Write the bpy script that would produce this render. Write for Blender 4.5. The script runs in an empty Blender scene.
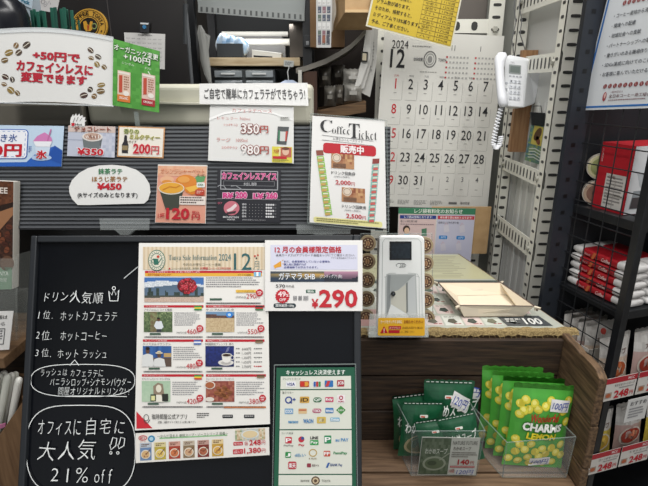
import bpy, bmesh, math, random
from mathutils import Vector, Matrix, Euler
random.seed(7)
SC = bpy.context.scene
COL = SC.collection
# ------------------------------------------------------------------ camera
F = 487.0
PITCH = math.radians(18.0)
CP, SP = math.cos(PITCH), math.sin(PITCH)
CAM = Vector((0, 0, 1.55))
cd = bpy.data.cameras.new('camera'); cam = bpy.data.objects.new('camera', cd); COL.objects.link(cam)
cd.sensor_width = 36; cd.lens = F / 648 * 36; cd.clip_start = 0.02
cam.location = CAM; cam.rotation_euler = (math.pi / 2 - PITCH, 0, 0)
SC.camera = cam

def ray(px, py):
    u = (px - 324) / F; v = (243 - py) / F
    return Vector((u, CP + v * SP, -SP + v * CP))
def P(px, py, d): return CAM + ray(px, py) * d
def PY(px, py, Y): r = ray(px, py); return CAM + r * (Y / r.y)
def PZ(px, py, z): r = ray(px, py); return CAM + r * ((z - CAM.z) / r.z)
def PX(px, py, X): r = ray(px, py); return CAM + r * (X / r.x)

class Plane:
    def __init__(s, pt, lean=18, yaw=0, n=None):
        s.p = Vector(pt)
        if n is None:
            l, y = math.radians(lean), math.radians(yaw)
            n = Vector((math.sin(y) * math.cos(l), -math.cos(y) * math.cos(l), math.sin(l)))
        s.n = Vector(n).normalized()
    def hit(s, px, py):
        r = ray(px, py)
        return CAM + r * ((s.p - CAM).dot(s.n) / r.dot(s.n))

# ------------------------------------------------------------------ colours and materials
def lin(c):
    if isinstance(c, str):
        c = c.lstrip('#'); c = c if len(c) == 6 else ''.join(x * 2 for x in c); c = [int(c[i:i + 2], 16) / 255 for i in (0, 2, 4)]
    return tuple(x / 12.92 if x <= .04045 else ((x + .055) / 1.055) ** 2.4 for x in c[:3]) + (1.0,)
MATS = {}
def mat_print(name, rough=.55, spec=.3, coat=0, tone=1.0):
    m = bpy.data.materials.new(name); m.use_nodes = True
    b = m.node_tree.nodes['Principled BSDF']
    a = m.node_tree.nodes.new('ShaderNodeAttribute'); a.attribute_name = 'Col'
    src = a.outputs['Color']
    if tone < 1:                                                        # slightly toned paper stock
        mx = m.node_tree.nodes.new('ShaderNodeMix'); mx.data_type = 'RGBA'; mx.blend_type = 'MULTIPLY'; mx.inputs[0].default_value = 1
        m.node_tree.links.new(src, mx.inputs[6]); mx.inputs[7].default_value = (tone, tone, tone, 1); src = mx.outputs[2]
    m.node_tree.links.new(src, b.inputs['Base Color'])
    b.inputs['Roughness'].default_value = rough
    b.inputs['Specular IOR Level'].default_value = spec
    b.inputs['Coat Weight'].default_value = coat; b.inputs['Coat Roughness'].default_value = .12
    return m
PAPER = mat_print('printed_paper', .65, .2)
LAMI = mat_print('laminated_print', .4, .35, .15, .91)
FILM = mat_print('shiny_packaging', .32, .5, .2)
PLAST = mat_print('coloured_plastic', .42, .45)
def mat(name, col, rough=.5, metal=0, spec=.4, noise=0, nscale=20, stretch=None, col2=None, bump=0, coords='Object'):
    if name in MATS: return MATS[name]
    m = bpy.data.materials.new(name); m.use_nodes = True; MATS[name] = m
    nt = m.node_tree; b = nt.nodes['Principled BSDF']
    b.inputs['Base Color'].default_value = lin(col); b.inputs['Roughness'].default_value = rough
    b.inputs['Metallic'].default_value = metal; b.inputs['Specular IOR Level'].default_value = spec
    if col2 or noise or bump:
        tc = nt.nodes.new('ShaderNodeTexCoord'); mp = nt.nodes.new('ShaderNodeMapping')
        nz = nt.nodes.new('ShaderNodeTexNoise'); nz.inputs['Scale'].default_value = nscale; nz.inputs['Detail'].default_value = 5
        if stretch: mp.inputs['Scale'].default_value = stretch
        nt.links.new(tc.outputs[coords], mp.inputs['Vector']); nt.links.new(mp.outputs[0], nz.inputs['Vector'])
        cr = nt.nodes.new('ShaderNodeValToRGB')
        cr.color_ramp.elements[0].position = .32; cr.color_ramp.elements[1].position = .68
        cr.color_ramp.elements[0].color = lin(col); cr.color_ramp.elements[1].color = lin(col2 or col)
        nt.links.new(nz.outputs['Fac'], cr.inputs[0]); nt.links.new(cr.outputs[0], b.inputs['Base Color'])
        if bump:
            bp = nt.nodes.new('ShaderNodeBump'); bp.inputs['Strength'].default_value = bump; bp.inputs['Distance'].default_value = .002
            nt.links.new(nz.outputs['Fac'], bp.inputs['Height']); nt.links.new(bp.outputs[0], b.inputs['Normal'])
    return m
def mat_clear(name, alpha=.12, tint='#f2f6f6', rough=.06):
    m = bpy.data.materials.new(name); m.use_nodes = True; nt = m.node_tree
    b = nt.nodes['Principled BSDF']; b.inputs['Base Color'].default_value = lin(tint); b.inputs['Roughness'].default_value = rough
    b.inputs['Alpha'].default_value = alpha
    return m
ACRYL = mat_clear('clear_acrylic', .035)
ACRYL_EDGE = mat_clear('acrylic_edge', .3, '#9aa5a2', .2)
POLY = mat_clear('crinkled_clear_film', .35, '#e8e8e4', .25)
WOOD_DARK = mat('dark_weathered_wood', '#241b15', .7, noise=1, nscale=9, stretch=(1.2, 14, 14), col2='#443426', bump=.5)
WOOD_CRATE = mat('weathered_crate_wood', '#3a2b1e', .72, noise=1, nscale=10, stretch=(14, 1.2, 14), col2='#725a42', bump=.6)
WOOD_FLOOR = mat('crate_floor_wood', '#54402f', .6, noise=1, nscale=9, stretch=(1.2, 14, 14), col2='#745c46', bump=.3)
WOOD_TAN = mat('tan_plank_wood', '#8a6544', .6, noise=1, nscale=8, stretch=(14, 14, 1.2), col2='#ab8460', bump=.2)
CARDB = mat('brown_cardboard', '#a98a63', .8, noise=1, nscale=30, col2='#b6976f')
BURLAP = mat('burlap_cloth', '#6e5c3c', .95, noise=1, nscale=260, col2='#a08b60', bump=1)
BLACK = mat('black_painted_metal', '#17181b', .42, spec=.5, noise=1, nscale=40, col2='#1f2124')
DKNAVY = mat('dark_navy_metal', '#23272e', .5, noise=1, nscale=25, col2='#2c3138')
BLKBOARD = mat('blackboard_surface', '#080a0e', .2, spec=.28, noise=1, nscale=6, col2='#0c0e13')
WHITEMETAL = mat_print('cream_painted_steel', .45, .4)
CREAM = mat('cream_plastic', '#b4b2a3', .45, noise=1, nscale=4, col2='#bdbbab')
PARTI = mat('black_partition_laminate', '#1a181a', .35, noise=1, nscale=3, col2='#24211f')
WHITEPL = mat('white_plastic', '#dfe1e4', .35)
SHADE = mat('grey_painted_steel', '#7e8282', .5, noise=1, nscale=10, col2='#898d8c')

# ------------------------------------------------------------------ mesh builder
class MB:
    def __init__(s): s.v = []; s.f = []; s.c = []
    def add(s, vs, fs, col='#808080'):
        o = len(s.v); s.v += [Vector(v) for v in vs]
        l = lin(col) if not (isinstance(col, tuple) and len(col) == 4) else col
        for f in fs: s.f.append([o + i for i in f]); s.c.append(l)
        return s
    def hexa(s, a, col='#808080'):      # a: 4 front (tl,tr,br,bl) + 4 back
        return s.add(a, [(0, 3, 2, 1), (4, 5, 6, 7), (0, 1, 5, 4), (1, 2, 6, 5), (2, 3, 7, 6), (3, 0, 4, 7)], col)
    def box(s, x0, x1, y0, y1, z0, z1, col='#808080'):
        return s.hexa([(x0, y0, z1), (x1, y0, z1), (x1, y0, z0), (x0, y0, z0), (x0, y1, z1), (x1, y1, z1), (x1, y1, z0), (x0, y1, z0)], col)
    def prism(s, pts, ext, col='#808080'):   # polygon + extrude vector
        n = len(pts); e = Vector(ext); a = [Vector(p) for p in pts]
        return s.add(a + [p + e for p in a], [list(range(n))[::-1], list(range(n, 2 * n))] + [(i, (i + 1) % n, n + (i + 1) % n, n + i) for i in range(n)], col)
    def loft(s, rings, col='#808080', cap=True):
        n = len(rings[0]); vs = [p for r in rings for p in r]; fs = []
        for k in range(len(rings) - 1):
            for i in range(n): fs.append((k * n + i, k * n + (i + 1) % n, (k + 1) * n + (i + 1) % n, (k + 1) * n + i))
        if cap: fs.append(list(range(n))[::-1]); fs.append([(len(rings) - 1) * n + i for i in range(n)])
        return s.add(vs, fs, col)
    def tube(s, path, r, n=8, col='#808080'):
        path = [Vector(p) for p in path]; rings = []
        for i, p in enumerate(path):
            t = (path[min(i + 1, len(path) - 1)] - path[max(i - 1, 0)]).normalized()
            a = t.cross(Vector((.31, .2, .93))).normalized(); b = t.cross(a)
            rr = r[i] if isinstance(r, (list, tuple)) else r
            rings.append([p + (a * math.cos(q) + b * math.sin(q)) * rr for q in [2 * math.pi * k / n for k in range(n)]])
        return s.loft(rings, col)
    def disc(s, c, nrm, r0, r1, n=24, col='#808080', th=.004):
        nrm = Vector(nrm).normalized(); a = nrm.cross(Vector((0.1, .2, .97))).normalized(); b = nrm.cross(a)
        rings = [[Vector(c) + nrm * h + (a * math.cos(q) + b * math.sin(q)) * r for q in [2 * math.pi * k / n for k in range(n)]] for h, r in ((0, r0), (th, r1))]
        return s.loft(rings, col)
    def build(s, name, m, parent=None, bevel=0, smooth=False, seg=2, origin=None):
        lo = [min(v[i] for v in s.v) for i in range(3)]; hi = [max(v[i] for v in s.v) for i in range(3)]
        o = Vector(((lo[0] + hi[0]) / 2, (lo[1] + hi[1]) / 2, lo[2])) if origin is None else Vector(origin)
        if parent is not None: o = wloc(parent)
        me = bpy.data.meshes.new(name)
        me.from_pydata([v - o for v in s.v], [], s.f)
        at = me.color_attributes.new('Col', 'FLOAT_COLOR', 'CORNER')
        i = 0; data = []
        for f, c in zip(s.f, s.c):
            data += list(c) * len(f)
        at.data.foreach_set('color', data)
        me.materials.append(m)
        ob = bpy.data.objects.new(name, me); COL.objects.link(ob)
        if parent is not None: ob.parent = parent
        else: ob.location = o
        if smooth:
            for p in me.polygons: p.use_smooth = True
        if bevel:
            md = ob.modifiers.new('bevel', 'BEVEL'); md.width = bevel; md.segments = seg; md.limit_method = 'ANGLE'
        return ob
def wloc(o):
    l = Vector((0, 0, 0))
    while o is not None: l = l + o.location; o = o.parent
    return l
def tag(o, label, cat, group=None, kind=None):
    o['label'] = label; o['category'] = cat
    if group: o['group'] = group
    if kind: o['kind'] = kind
    return o
def thing(name, label, cat, loc, group=None):
    o = bpy.data.objects.new(name, None); COL.objects.link(o); o.location = loc; o.empty_display_size = .05
    return tag(o, label, cat, group)
def struct(o): o['kind'] = 'structure'; return o
def copy_tree(o, parent=None):
    c = o.copy(); COL.objects.link(c)
    if parent: c.parent = parent
    for ch in list(o.children): copy_tree(ch, c)
    return c
def pbox(mb, x0, y0, x1, y1, Y, dep, col='#808080'):
    ym = (y0 + y1) / 2
    a, b = PY(x0, ym, Y), PY(x1, ym, Y); t, u = PY(x0, y0, Y), PY(x0, y1, Y)
    return mb.box(a.x, b.x, Y, Y + dep, u.z, t.z, col)

# ------------------------------------------------------------------ printing on sheets
_TC = {}
def glyphs(s, bold=0.0):
    k = (s, bold)
    if k not in _TC:
        c = bpy.data.curves.new('t', 'FONT'); c.body = s; c.resolution_u = 2; c.offset = bold
        o = bpy.data.objects.new('t', c); COL.objects.link(o)
        dg = bpy.context.evaluated_depsgraph_get(); dg.update()
        m = o.evaluated_get(dg).to_mesh()
        _TC[k] = ([(v.co.x, v.co.y) for v in m.vertices], [tuple(p.vertices) for p in m.polygons])
        o.evaluated_get(dg).to_mesh_clear(); bpy.data.objects.remove(o); bpy.data.curves.remove(c)
    return _TC[k]

class Print:
    """flat printing on a sheet; works in a local frame `rect` that lies on the quad `quad` of a plane"""
    def __init__(s, quad=None, plane=None, rect=None, mapf=None, eps=.0004):
        s.mb = MB(); s.eps = eps; s.mapf = mapf; s.plane = plane
        if mapf is None:
            if len(quad) == 4 and not hasattr(quad[0], '__len__'):
                x0, y0, x1, y1 = quad; quad = [(x0, y0), (x1, y0), (x1, y1), (x0, y1)]
            s.quad = quad
            s.rect = rect or (min(q[0] for q in quad), min(q[1] for q in quad), max(q[0] for q in quad), max(q[1] for q in quad))
            s.c3 = [plane.hit(*q) for q in quad]
        else: s.rect = rect
    hy = False
    def m(s, x, y, l=0):
        x0, y0, x1, y1 = s.rect
        if s.hy: y = 247 + (y - 247) * 1.27       # the flyer's header block
        u = (x - x0) / (x1 - x0); v = (y - y0) / (y1 - y0)
        if s.mapf: return s.mapf(u, v, l)
        a = s.c3[0].lerp(s.c3[1], u); b = s.c3[3].lerp(s.c3[2], u)
        return a.lerp(b, v) + s.plane.n * (l * s.eps)
    def poly(s, pts, col, l=1):
        s.mb.add([s.m(x, y, l) for x, y in pts], [list(range(len(pts)))[::-1]], col); return s
    def rect_(s, x0, y0, x1, y1, col, l=1): return s.poly([(x0, y0), (x1, y0), (x1, y1), (x0, y1)], col, l)
    def rrect(s, x0, y0, x1, y1, r, col, l=1):
        pts = []
        for cx, cy, a0 in ((x1 - r, y0 + r, -90), (x1 - r, y1 - r, 0), (x0 + r, y1 - r, 90), (x0 + r, y0 + r, 180)):
            for k in range(5):
                a = math.radians(a0 + k * 22.5); pts.append((cx + r * math.cos(a), cy + r * math.sin(a)))
        return s.poly(pts, col, l)
    def ell(s, cx, cy, rx, ry, col, l=1, rot=0, n=20):
        r = math.radians(rot); pts = []
        for k in range(n):
            a = 2 * math.pi * k / n; x, y = rx * math.cos(a), ry * math.sin(a)
            pts.append((cx + x * math.cos(r) - y * math.sin(r), cy + x * math.sin(r) + y * math.cos(r)))
        return s.poly(pts, col, l)
    def stroke(s, pts, w, col, l=2, closed=False):
        n = len(pts); L = []; R = []
        for i in range(n):
            a = pts[(i - 1) % n if closed else max(i - 1, 0)]; b = pts[(i + 1) % n if closed else min(i + 1, n - 1)]
            dx, dy = b[0] - a[0], b[1] - a[1]; q = math.hypot(dx, dy) or 1
            nx, ny = -dy / q * w / 2, dx / q * w / 2
            L.append((pts[i][0] + nx, pts[i][1] + ny)); R.append((pts[i][0] - nx, pts[i][1] - ny))
        for i in range(n if closed else n - 1):
            j = (i + 1) % n
            s.poly([R[i], R[j], L[j], L[i]], col, l)
        return s
    def ring(s, cx, cy, rx, ry, w, col, l=2, n=28):
        return s.stroke([(cx + rx * math.cos(2 * math.pi * k / n), cy + ry * math.sin(2 * math.pi * k / n)) for k in range(n)], w, col, l, True)
    def frame(s, x0, y0, x1, y1, w, col, l=2):
        s.rect_(x0, y0, x1, y0 + w, col, l); s.rect_(x0, y1 - w, x1, y1, col, l)
        s.rect_(x0, y0, x0 + w, y1, col, l); s.rect_(x1 - w, y0, x1, y1, col, l); return s
    def T(s, txt, x0, y0, x1, y1, col, bold=.0, l=3, shear=0, rot=0, halo=None, hb=.04):
        """text fitted in the box x0..y1"""
        if halo: s._t(txt, x0, y0, x1, y1, halo, bold + hb, l, shear, rot, bold); l += 1
        return s._t(txt, x0, y0, x1, y1, col, bold, l, shear, rot, bold)
    def _t(s, txt, x0, y0, x1, y1, col, bold, l, shear, rot, refbold):
        if bold > 0 and any(0x3000 < ord(c) < 0xffff for c in txt):   # kanji strokes are thickened by shifted copies
            w = sum(1 if ord(c) > 255 else .6 for c in txt); px = (x1 - x0) / w * bold * .9; py = (y1 - y0) * bold * .8
            offs = [(-1, 0), (1, 0), (0, -1), (0, 1)] if bold < .035 else [(-1, -1), (-1, 1), (1, -1), (1, 1), (0, -1.2), (0, 1.2), (-1.2, 0), (1.2, 0)]
            for k, (dx, dy) in enumerate(offs):
                s._t(txt, x0 + dx * px, y0 + dy * py, x1 + dx * px, y1 + dy * py, col, 0, l + k * .05, shear, rot, 0)
            return s
        vs, fs = glyphs(txt, bold); rv, _ = glyphs(txt, min(refbold, bold))
        if not rv: return s
        a0 = min(v[0] for v in rv); a1 = max(v[0] for v in rv); b0 = min(v[1] for v in rv); b1 = max(v[1] for v in rv)
        sx = (x1 - x0) / ((a1 - a0) or 1); sy = (y1 - y0) / ((b1 - b0) or 1)
        cx, cy = (x0 + x1) / 2, (y0 + y1) / 2; r = math.radians(rot); out = []
        for x, y in vs:
            X = (x - a0) * sx + x0 - cx; Y = y1 - (y - b0) * sy - cy
            X -= shear * Y
            out.append(s.m(cx + X * math.cos(r) - Y * math.sin(r), cy + X * math.sin(r) + Y * math.cos(r), l))
        s.mb.add(out, fs, col); return s
    def TN(s, txt, x, y0, h, col, bold=0, kx=.85, al='c', l=3):
        """text of height h with its natural proportions"""
        vs, _ = glyphs(txt, bold); w = (max(v[0] for v in vs) - min(v[0] for v in vs)); hh = (max(v[1] for v in vs) - min(v[1] for v in vs))
        w = w / hh * h * kx; x0 = x - w / 2 if al == 'c' else x
        return s.T(txt, x0, y0, x0 + w, y0 + h, col, bold, l)
    def hand(s, txt, x0, yb, x1, size, col, bold=0, l=3, slope=0, sy=1.0):
        """handwriting: every character set apart, a little turned; yb = baseline"""
        adv = [1.0 if ord(c) > 255 else .62 for c in txt]; k = (x1 - x0) / sum(adv); x = x0
        for c, a in zip(txt, adv):
            if c != ' ':
                vs, fs = glyphs(c, bold); r = random.uniform(-.10, .06); q = random.uniform(.84, 1.04); sh = .12; dy = random.uniform(-.06, .06) * size
                out = []
                for vx, vy in vs:
                    X = (vx - a / 2) * q; Y = (vy - .35) * q * sy; X += sh * Y
                    X, Y = X * math.cos(r) - Y * math.sin(r), X * math.sin(r) + Y * math.cos(r)
                    wx = x + k * a / 2 + X * k; out.append(s.m(wx, yb - .35 * size - Y * size + dy + slope * (wx - x0), l))
                s.mb.add(out, fs, col)
            x += a * k
        return s
    def greek(s, x0, y0, x1, y1, rows, col='#77777a', l=2, fill=.5, rag=.15):
        """lines of print too small to read, as broken dashes"""
        h = (y1 - y0) / rows
        for i in range(rows):
            x = x0; e = x1 - (random.random() * rag * (x1 - x0) if i < rows - 1 else .35 * (x1 - x0)) if rows > 1 else x1
            while x < e:
                w = random.uniform(.9, 2.2); s.rect_(x, y0 + i * h, min(x + w, e), y0 + i * h + h * fill, col, l); x += w + random.uniform(.3, .6)
        return s
    def pic(s, x0, y0, x1, y1, nx, ny, fn, l=2):
        for j in range(ny):
            for i in range(nx):
                c = fn((i + .5) / nx, (j + .5) / ny)
                s.rect_(x0 + (x1 - x0) * i / nx, y0 + (y1 - y0) * j / ny, x0 + (x1 - x0) * (i + 1) / nx, y0 + (y1 - y0) * (j + 1) / ny, c, l)
        return s
    def flat(s, pts, col, th=.0012):
        """the sheet itself, with a thickness"""
        a = [s.m(x, y, 0) for x, y in pts]; n = s.plane.n
        s.mb.prism([p - n * th for p in a][::-1], n * th, col); return s
    def sheet(s, col, th=.0012):
        x0, y0, x1, y1 = s.rect; return s.flat([(x0, y0), (x1, y0), (x1, y1), (x0, y1)], col, th)
    def build(s, name, m=None, parent=None): return s.mb.build(name, m or PAPER, parent)

def nz(u, v, k=1):
    x = math.sin(u * 127.1 * k + v * 311.7 * k) * 43758.5453; return x - math.floor(x)
def mix(a, b, t):
    t = max(0, min(1, t))
    if isinstance(a, str): a = [int(a[i:i + 2], 16) / 255 for i in (1, 3, 5)]
    if isinstance(b, str): b = [int(b[i:i + 2], 16) / 255 for i in (1, 3, 5)]
    return tuple(a[i] + (b[i] - a[i]) * t for i in range(3))
RED = '#bb1c2c'; INK = '#2a2a2c'; WHT = '#e9e8e4'
# ------------------------------------------------------------------ the room
struct(MB().box(-2.2, 2.2, -2.2, 2.6, -.05, 0).build('floor', mat('floor_tiles', '#8a8680', .5, noise=1, nscale=6, col2='#96928b')))
struct(MB().box(-2.2, 2.2, -2.2, 2.6, 2.7, 2.75).build('ceiling', mat('ceiling_board', '#c9c9c4', .9, noise=1, nscale=8, col2='#d2d2cd')))
struct(MB().box(-2.2, 2.2, 2.6, 2.65, 0, 2.7).build('wall_back', mat('back_wall_paint', '#4a4744', .85, noise=1, nscale=3, col2='#55514d')))
struct(MB().box(-2.25, -2.2, -2.2, 2.6, 0, 2.7).build('wall_left', mat('side_wall_paint', '#75726d', .85, noise=1, nscale=3, col2='#7d7a75')))
struct(MB().box(2.2, 2.25, -2.2, 2.6, 0, 2.7).build('wall_right', mat('side_wall_paint', '#75726d')))

# ------------------------------------------------------------------ chalkboard stand
BL = 23.0
BP = Plane(P(190, 360, .80), BL)
bp = lambda x, y, o=0: BP.hit(x, y) + BP.n * o
root = thing('chalkboard_stand', 'tall black chalkboard stand with handwritten white drink ranking', 'chalkboard', (bp(195, 486).x, .45, 0))
tl, tr = bp(33, 236), bp(359, 235)
dn = Vector((0, -math.sin(math.radians(BL)), -math.cos(math.radians(BL))))
def board_rect(mb, a, b, s0, s1, f, k, col='#15171b'):
    A, B = a + dn * s0, b + dn * s0; C, D = b + dn * s1, a + dn * s1; n = BP.n
    return mb.hexa([A + n * f, B + n * f, C + n * f, D + n * f, A - n * k, B - n * k, C - n * k, D - n * k], col)
L = tl.z / math.cos(math.radians(BL)) - .012
X = Vector((1, 0, 0))
board_rect(MB(), tl + X * .008, tr - X * .008, .008, L - .05, -.003, .010).build('writing_board', BLKBOARD, root)
fm = MB()
for a, b, s0, s1 in ((tl - X * .001, tl + X * .0095, 0, L), (tr - X * .010, tr + X * .002, 0, L), (tl + X * .010, tr - X * .010, 0, .011), (tl + X * .010, tr - X * .010, L - .06, L - .04)):
    board_rect(fm, a, b, s0, s1, .005, .012)
fm.build('frame', mat('black_board_frame', '#24272b', .4), root, bevel=.002)
for x in (tl.x + .02, tr.x - .03):
    t = Vector((x, tl.y + .012, tl.z - .03))
    MB().box(x, x + .02, t.y + .01, t.y + .028, 0.0, t.z).build('rear_leg', BLACK, root)
ch = Print((33, 236, 359, 486), BP, eps=.0003)
W = '#dfe2e2'
ch.mb = MB()
ch.hand('ドリンク', 42, 303, 78, 10.5, W, -.012, sy=1.2); ch.hand('人気順', 70, 304, 104, 12.5, W, -.01, sy=1.1)
ch.stroke([(110, 303), (109, 293), (112, 297), (114, 291), (116, 297), (119, 292), (118, 303), (110, 303)], .9, W); ch.ring(114, 290, 1.6, 1.6, .7, W)
ch.hand('1位.', 37, 321, 57, 9.5, W, -.015, sy=1.15); ch.hand('ホットカフェラテ', 60, 322, 118, 9.5, W, -.015, sy=1.25)
ch.hand('2位.', 36, 341.5, 56, 9.5, W, -.015, sy=1.15); ch.hand('ホットコーヒー', 60, 342, 108, 9.5, W, -.015, sy=1.2)
ch.hand('3位.', 35, 359, 56, 9.5, W, -.015, sy=1.15); ch.hand('ホット', 57, 360, 80, 9.5, W, -.015, sy=1.2); ch.hand('ラッシュ', 82, 360, 108, 9.5, W, -.015, sy=1.2)
ch.hand('ラッシュは', 40, 378, 68, 8, W, -.015, sy=1.2); ch.hand('カフェラテに', 70, 379, 104, 8, W, -.015, sy=1.2)
ch.hand('バニラシロップ+シナモンパウダー', 50, 387.5, 132, 7.5, W, -.013, sy=1.25)
ch.hand('問屋オリジナルドリンク!!', 58, 396.5, 132, 7.5, W, -.013, sy=1.2)
ch.stroke([(60, 398.6), (90, 398.2), (127, 399)], .7, W)
pts = []
for k in range(41):
    a = math.radians(-90 + k * 9); ca, sa = math.cos(a), math.sin(a)
    pts.append((83 + 52 * math.copysign(abs(ca) ** .62, ca), 383 + 16 * math.copysign(abs(sa) ** .8, sa)))
ch.stroke(pts, .7, W); ch.stroke([(70, 368), (75, 362.5), (79, 368)], .9, W)
ch.hand('オフィスに', 37, 434, 82, 12.5, W, -.013, sy=1.55); ch.hand('自宅に', 84, 434, 127, 15, W, -.013, sy=1.3)
ch.hand('大人気', 37, 459, 97, 19, W, -.012, sy=1.15)
ch.stroke([(111, 446), (113, 439), (117, 440), (116, 447), (111, 451), (110, 446)], .9, W); ch.stroke([(119, 446), (121, 439), (125, 440), (124, 447), (119, 450), (118, 446)], .9, W)
ch.ring(111, 454, 1.2, 1.2, .7, W); ch.ring(118, 454, 1.2, 1.2, .7, W)
ch.hand('21%', 50, 482, 88, 19, W, -.013, sy=1.1); ch.hand('off', 94, 482, 116, 17, W, -.015, sy=1.2); 
pts = []
for k in range(49):
    a = math.radians(-90 + k * 7.5); ca, sa = math.cos(a), math.sin(a)
    pts.append((81 + 54.5 * math.copysign(abs(ca) ** .55, ca), 450 + (44 if sa > 0 else 42.5) * math.copysign(abs(sa) ** .75, sa)))
ch.stroke(pts, .8, W)
ch.stroke([(124, 280), (131, 274), (138, 268)], 1.0, '#a9adae')
ch.build('chalk_writing', mat_print('chalk', .9, .1), root)

# ------------------------------------------------------------------ sale flyer (A4)
FP = Plane(P(190, 360, .795), BL)
fl = Print((134, 243, 272, 435), FP)
fl.flat([(139, 243), (267.5, 243), (270, 424.4), (134.7, 430.6)], '#e6e4df')
fl.hy = True
fl.rect_(143, 247, 265, 265.5, '#dccdb4')
for k in range(30): fl.rect_(143.5 + k * 4.05, 247, 145.2 + k * 4.05, 265.5, '#cfbb9d', 2)
fl.ell(157, 258, 8.6, 8.6, '#2f6b5b', 3); fl.ell(157, 258, 7.9, 7.9, '#dcd6c4', 4); fl.ring(157, 258, 5.6, 5.6, .5, '#2f6b5b', 5)
fl.poly([(153.6, 256.4), (158.6, 256.8), (159, 261.5), (154.4, 261.5)], '#2f6b5b', 5); fl.stroke([(159, 260), (161.3, 257), (162, 256.6)], .8, '#2f6b5b', 5); fl.ring(153.5, 258.6, 1.3, 1.5, .5, '#2f6b5b', 5)
fl.ell(158.6, 255, 1.4, 1.1, '#b8402c', 6)
for k in range(20):
    a = 2 * math.pi * k / 20; fl.ell(157 + 6.8 * math.cos(a), 258 + 6.8 * math.sin(a), .55, .35, '#2f6b5b', 5, n=6, rot=math.degrees(a) + 90)
fl.T('𝐓𝐨𝐧𝐲𝐚 𝐒𝐚𝐥𝐞 𝐈𝐧𝐟𝐨𝐫𝐦𝐚𝐭𝐢𝐨𝐧', 169, 253.5, 217, 259, '#4c6f70', -.010); fl.T('2024', 219, 252.8, 231, 258.2, '#2f6b72')
fl.T('今月のお得なコーヒー情報', 183, 260.2, 221, 262.6, '#6d6a58', 0)
fl.rect_(169, 264, 170.5, 265.2, RED, 3); fl.T('コーヒー生豆 焙煎豆、業務用', 171.5, 263.6, 199, 265.4, '#6d6a58'); fl.T('大特価', 200, 263.3, 208, 265.6, RED, .02); fl.T('コーヒー豆が特別価格', 209, 263.5, 231, 265.5, RED)
fl.T('12', 234, 252.2, 251.5, 265.5, '#24595c', .0); fl.T('月', 253.5, 258.6, 259.3, 265.4, '#6f8582', -.01)
fl.ell(255, 254.5, 1, .8, '#b83a30', 3); fl.ell(258, 253.8, .9, .8, '#b83a30', 3); fl.ell(256.6, 256.2, .9, .7, '#3a3430', 3)
fl.hy = False
fl.rect_(145, 271.6, 262, 274.0, RED); fl.T('今月の会員様限定コーヒー豆 お買い得価格でご提供', 148, 272.0, 200, 273.7, '#f0d5d5')
fl.rect_(145, 274.0, 262, 277.2, '#e0ac3e'); fl.T('ガテマラSHBアンティグア', 148, 274.6, 171, 276.8, '#a43322', .02); fl.T('ガテマラ共和国', 238, 274.8, 251, 276.8, '#5b4a20')
fl.rect_(254, 272.9, 261, 277.2, '#7ab5d8', 3); fl.rect_(256.4, 272.9, 258.6, 277.2, '#eef2f2', 4)
def mountains(u, v):
    if v > .83 - .05 * u: return mix('#b79f90', '#cbb5a6', nz(u, v))
    if v > .72: return mix('#39403a', '#4b5249', nz(u, v))
    if v > .42 + .2 * nz(int(u * 16) / 16, .3) and nz(int(u * 20) / 20, .7) > .35: return mix('#22302c', '#3b4a44', nz(u, v))
    if v > .30 + .22 * abs(u - .55): return mix('#4a6078', '#63788c', v)
    if v > .12 + .25 * abs(u - .3): return mix('#b9c2cc', '#dfe3e6', nz(u, v))
    return '#3f6dac'
fl.pic(144.5, 278.4, 203.8, 303.4, 60, 30, mountains)
fl.ell(187, 287, 9.6, 7.8, '#5c0f18', 3)
for k in range(60):
    a = random.uniform(0, 6.28); r = math.sqrt(random.random()) * 8
    x, y = 187 + r * 1.12 * math.cos(a), 287 + r * .9 * math.sin(a)
    fl.ell(x, y, 1.7, 1.5, random.choice(['#8e1722', '#a31c28', '#741019', '#b5283a']), 4 + k * .01, n=10); fl.ell(x - .4, y - .5, .4, .3, '#dc8a90', 4.1 + k * .01, n=6)
fl.greek(206, 278.4, 260, 289.5, 5, '#7d7c80', fill=.4); fl.rect_(236, 291, 256, 293.8, '#e3b74a', 3); fl.T('こだわりの会員限定価格', 237, 291.4, 255, 293.5, '#8a3d20')
fl.ell(259.5, 294, 3.6, 3.6, RED, 3); fl.T('49%', 257.3, 292.3, 261.7, 294.2, '#f4dada', .02, 4); fl.T('OFF', 257.8, 294.6, 261.2, 296.2, '#f4dada', .02, 4)
fl.T('570円の品', 236, 297.4, 246, 299.6, '#555'); fl.T('290', 246.5, 295, 256, 300, RED); fl.T('円', 256.6, 297, 259.4, 300, RED)
fl.rect_(210, 299.6, 222, 301.6, '#3f5a4a', 3); fl.rect_(206, 303.8, 261, 305.2, '#a9a6a2', 3); fl.greek(207, 304, 260, 305.2, 1, '#55545a', 4, .8)
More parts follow.
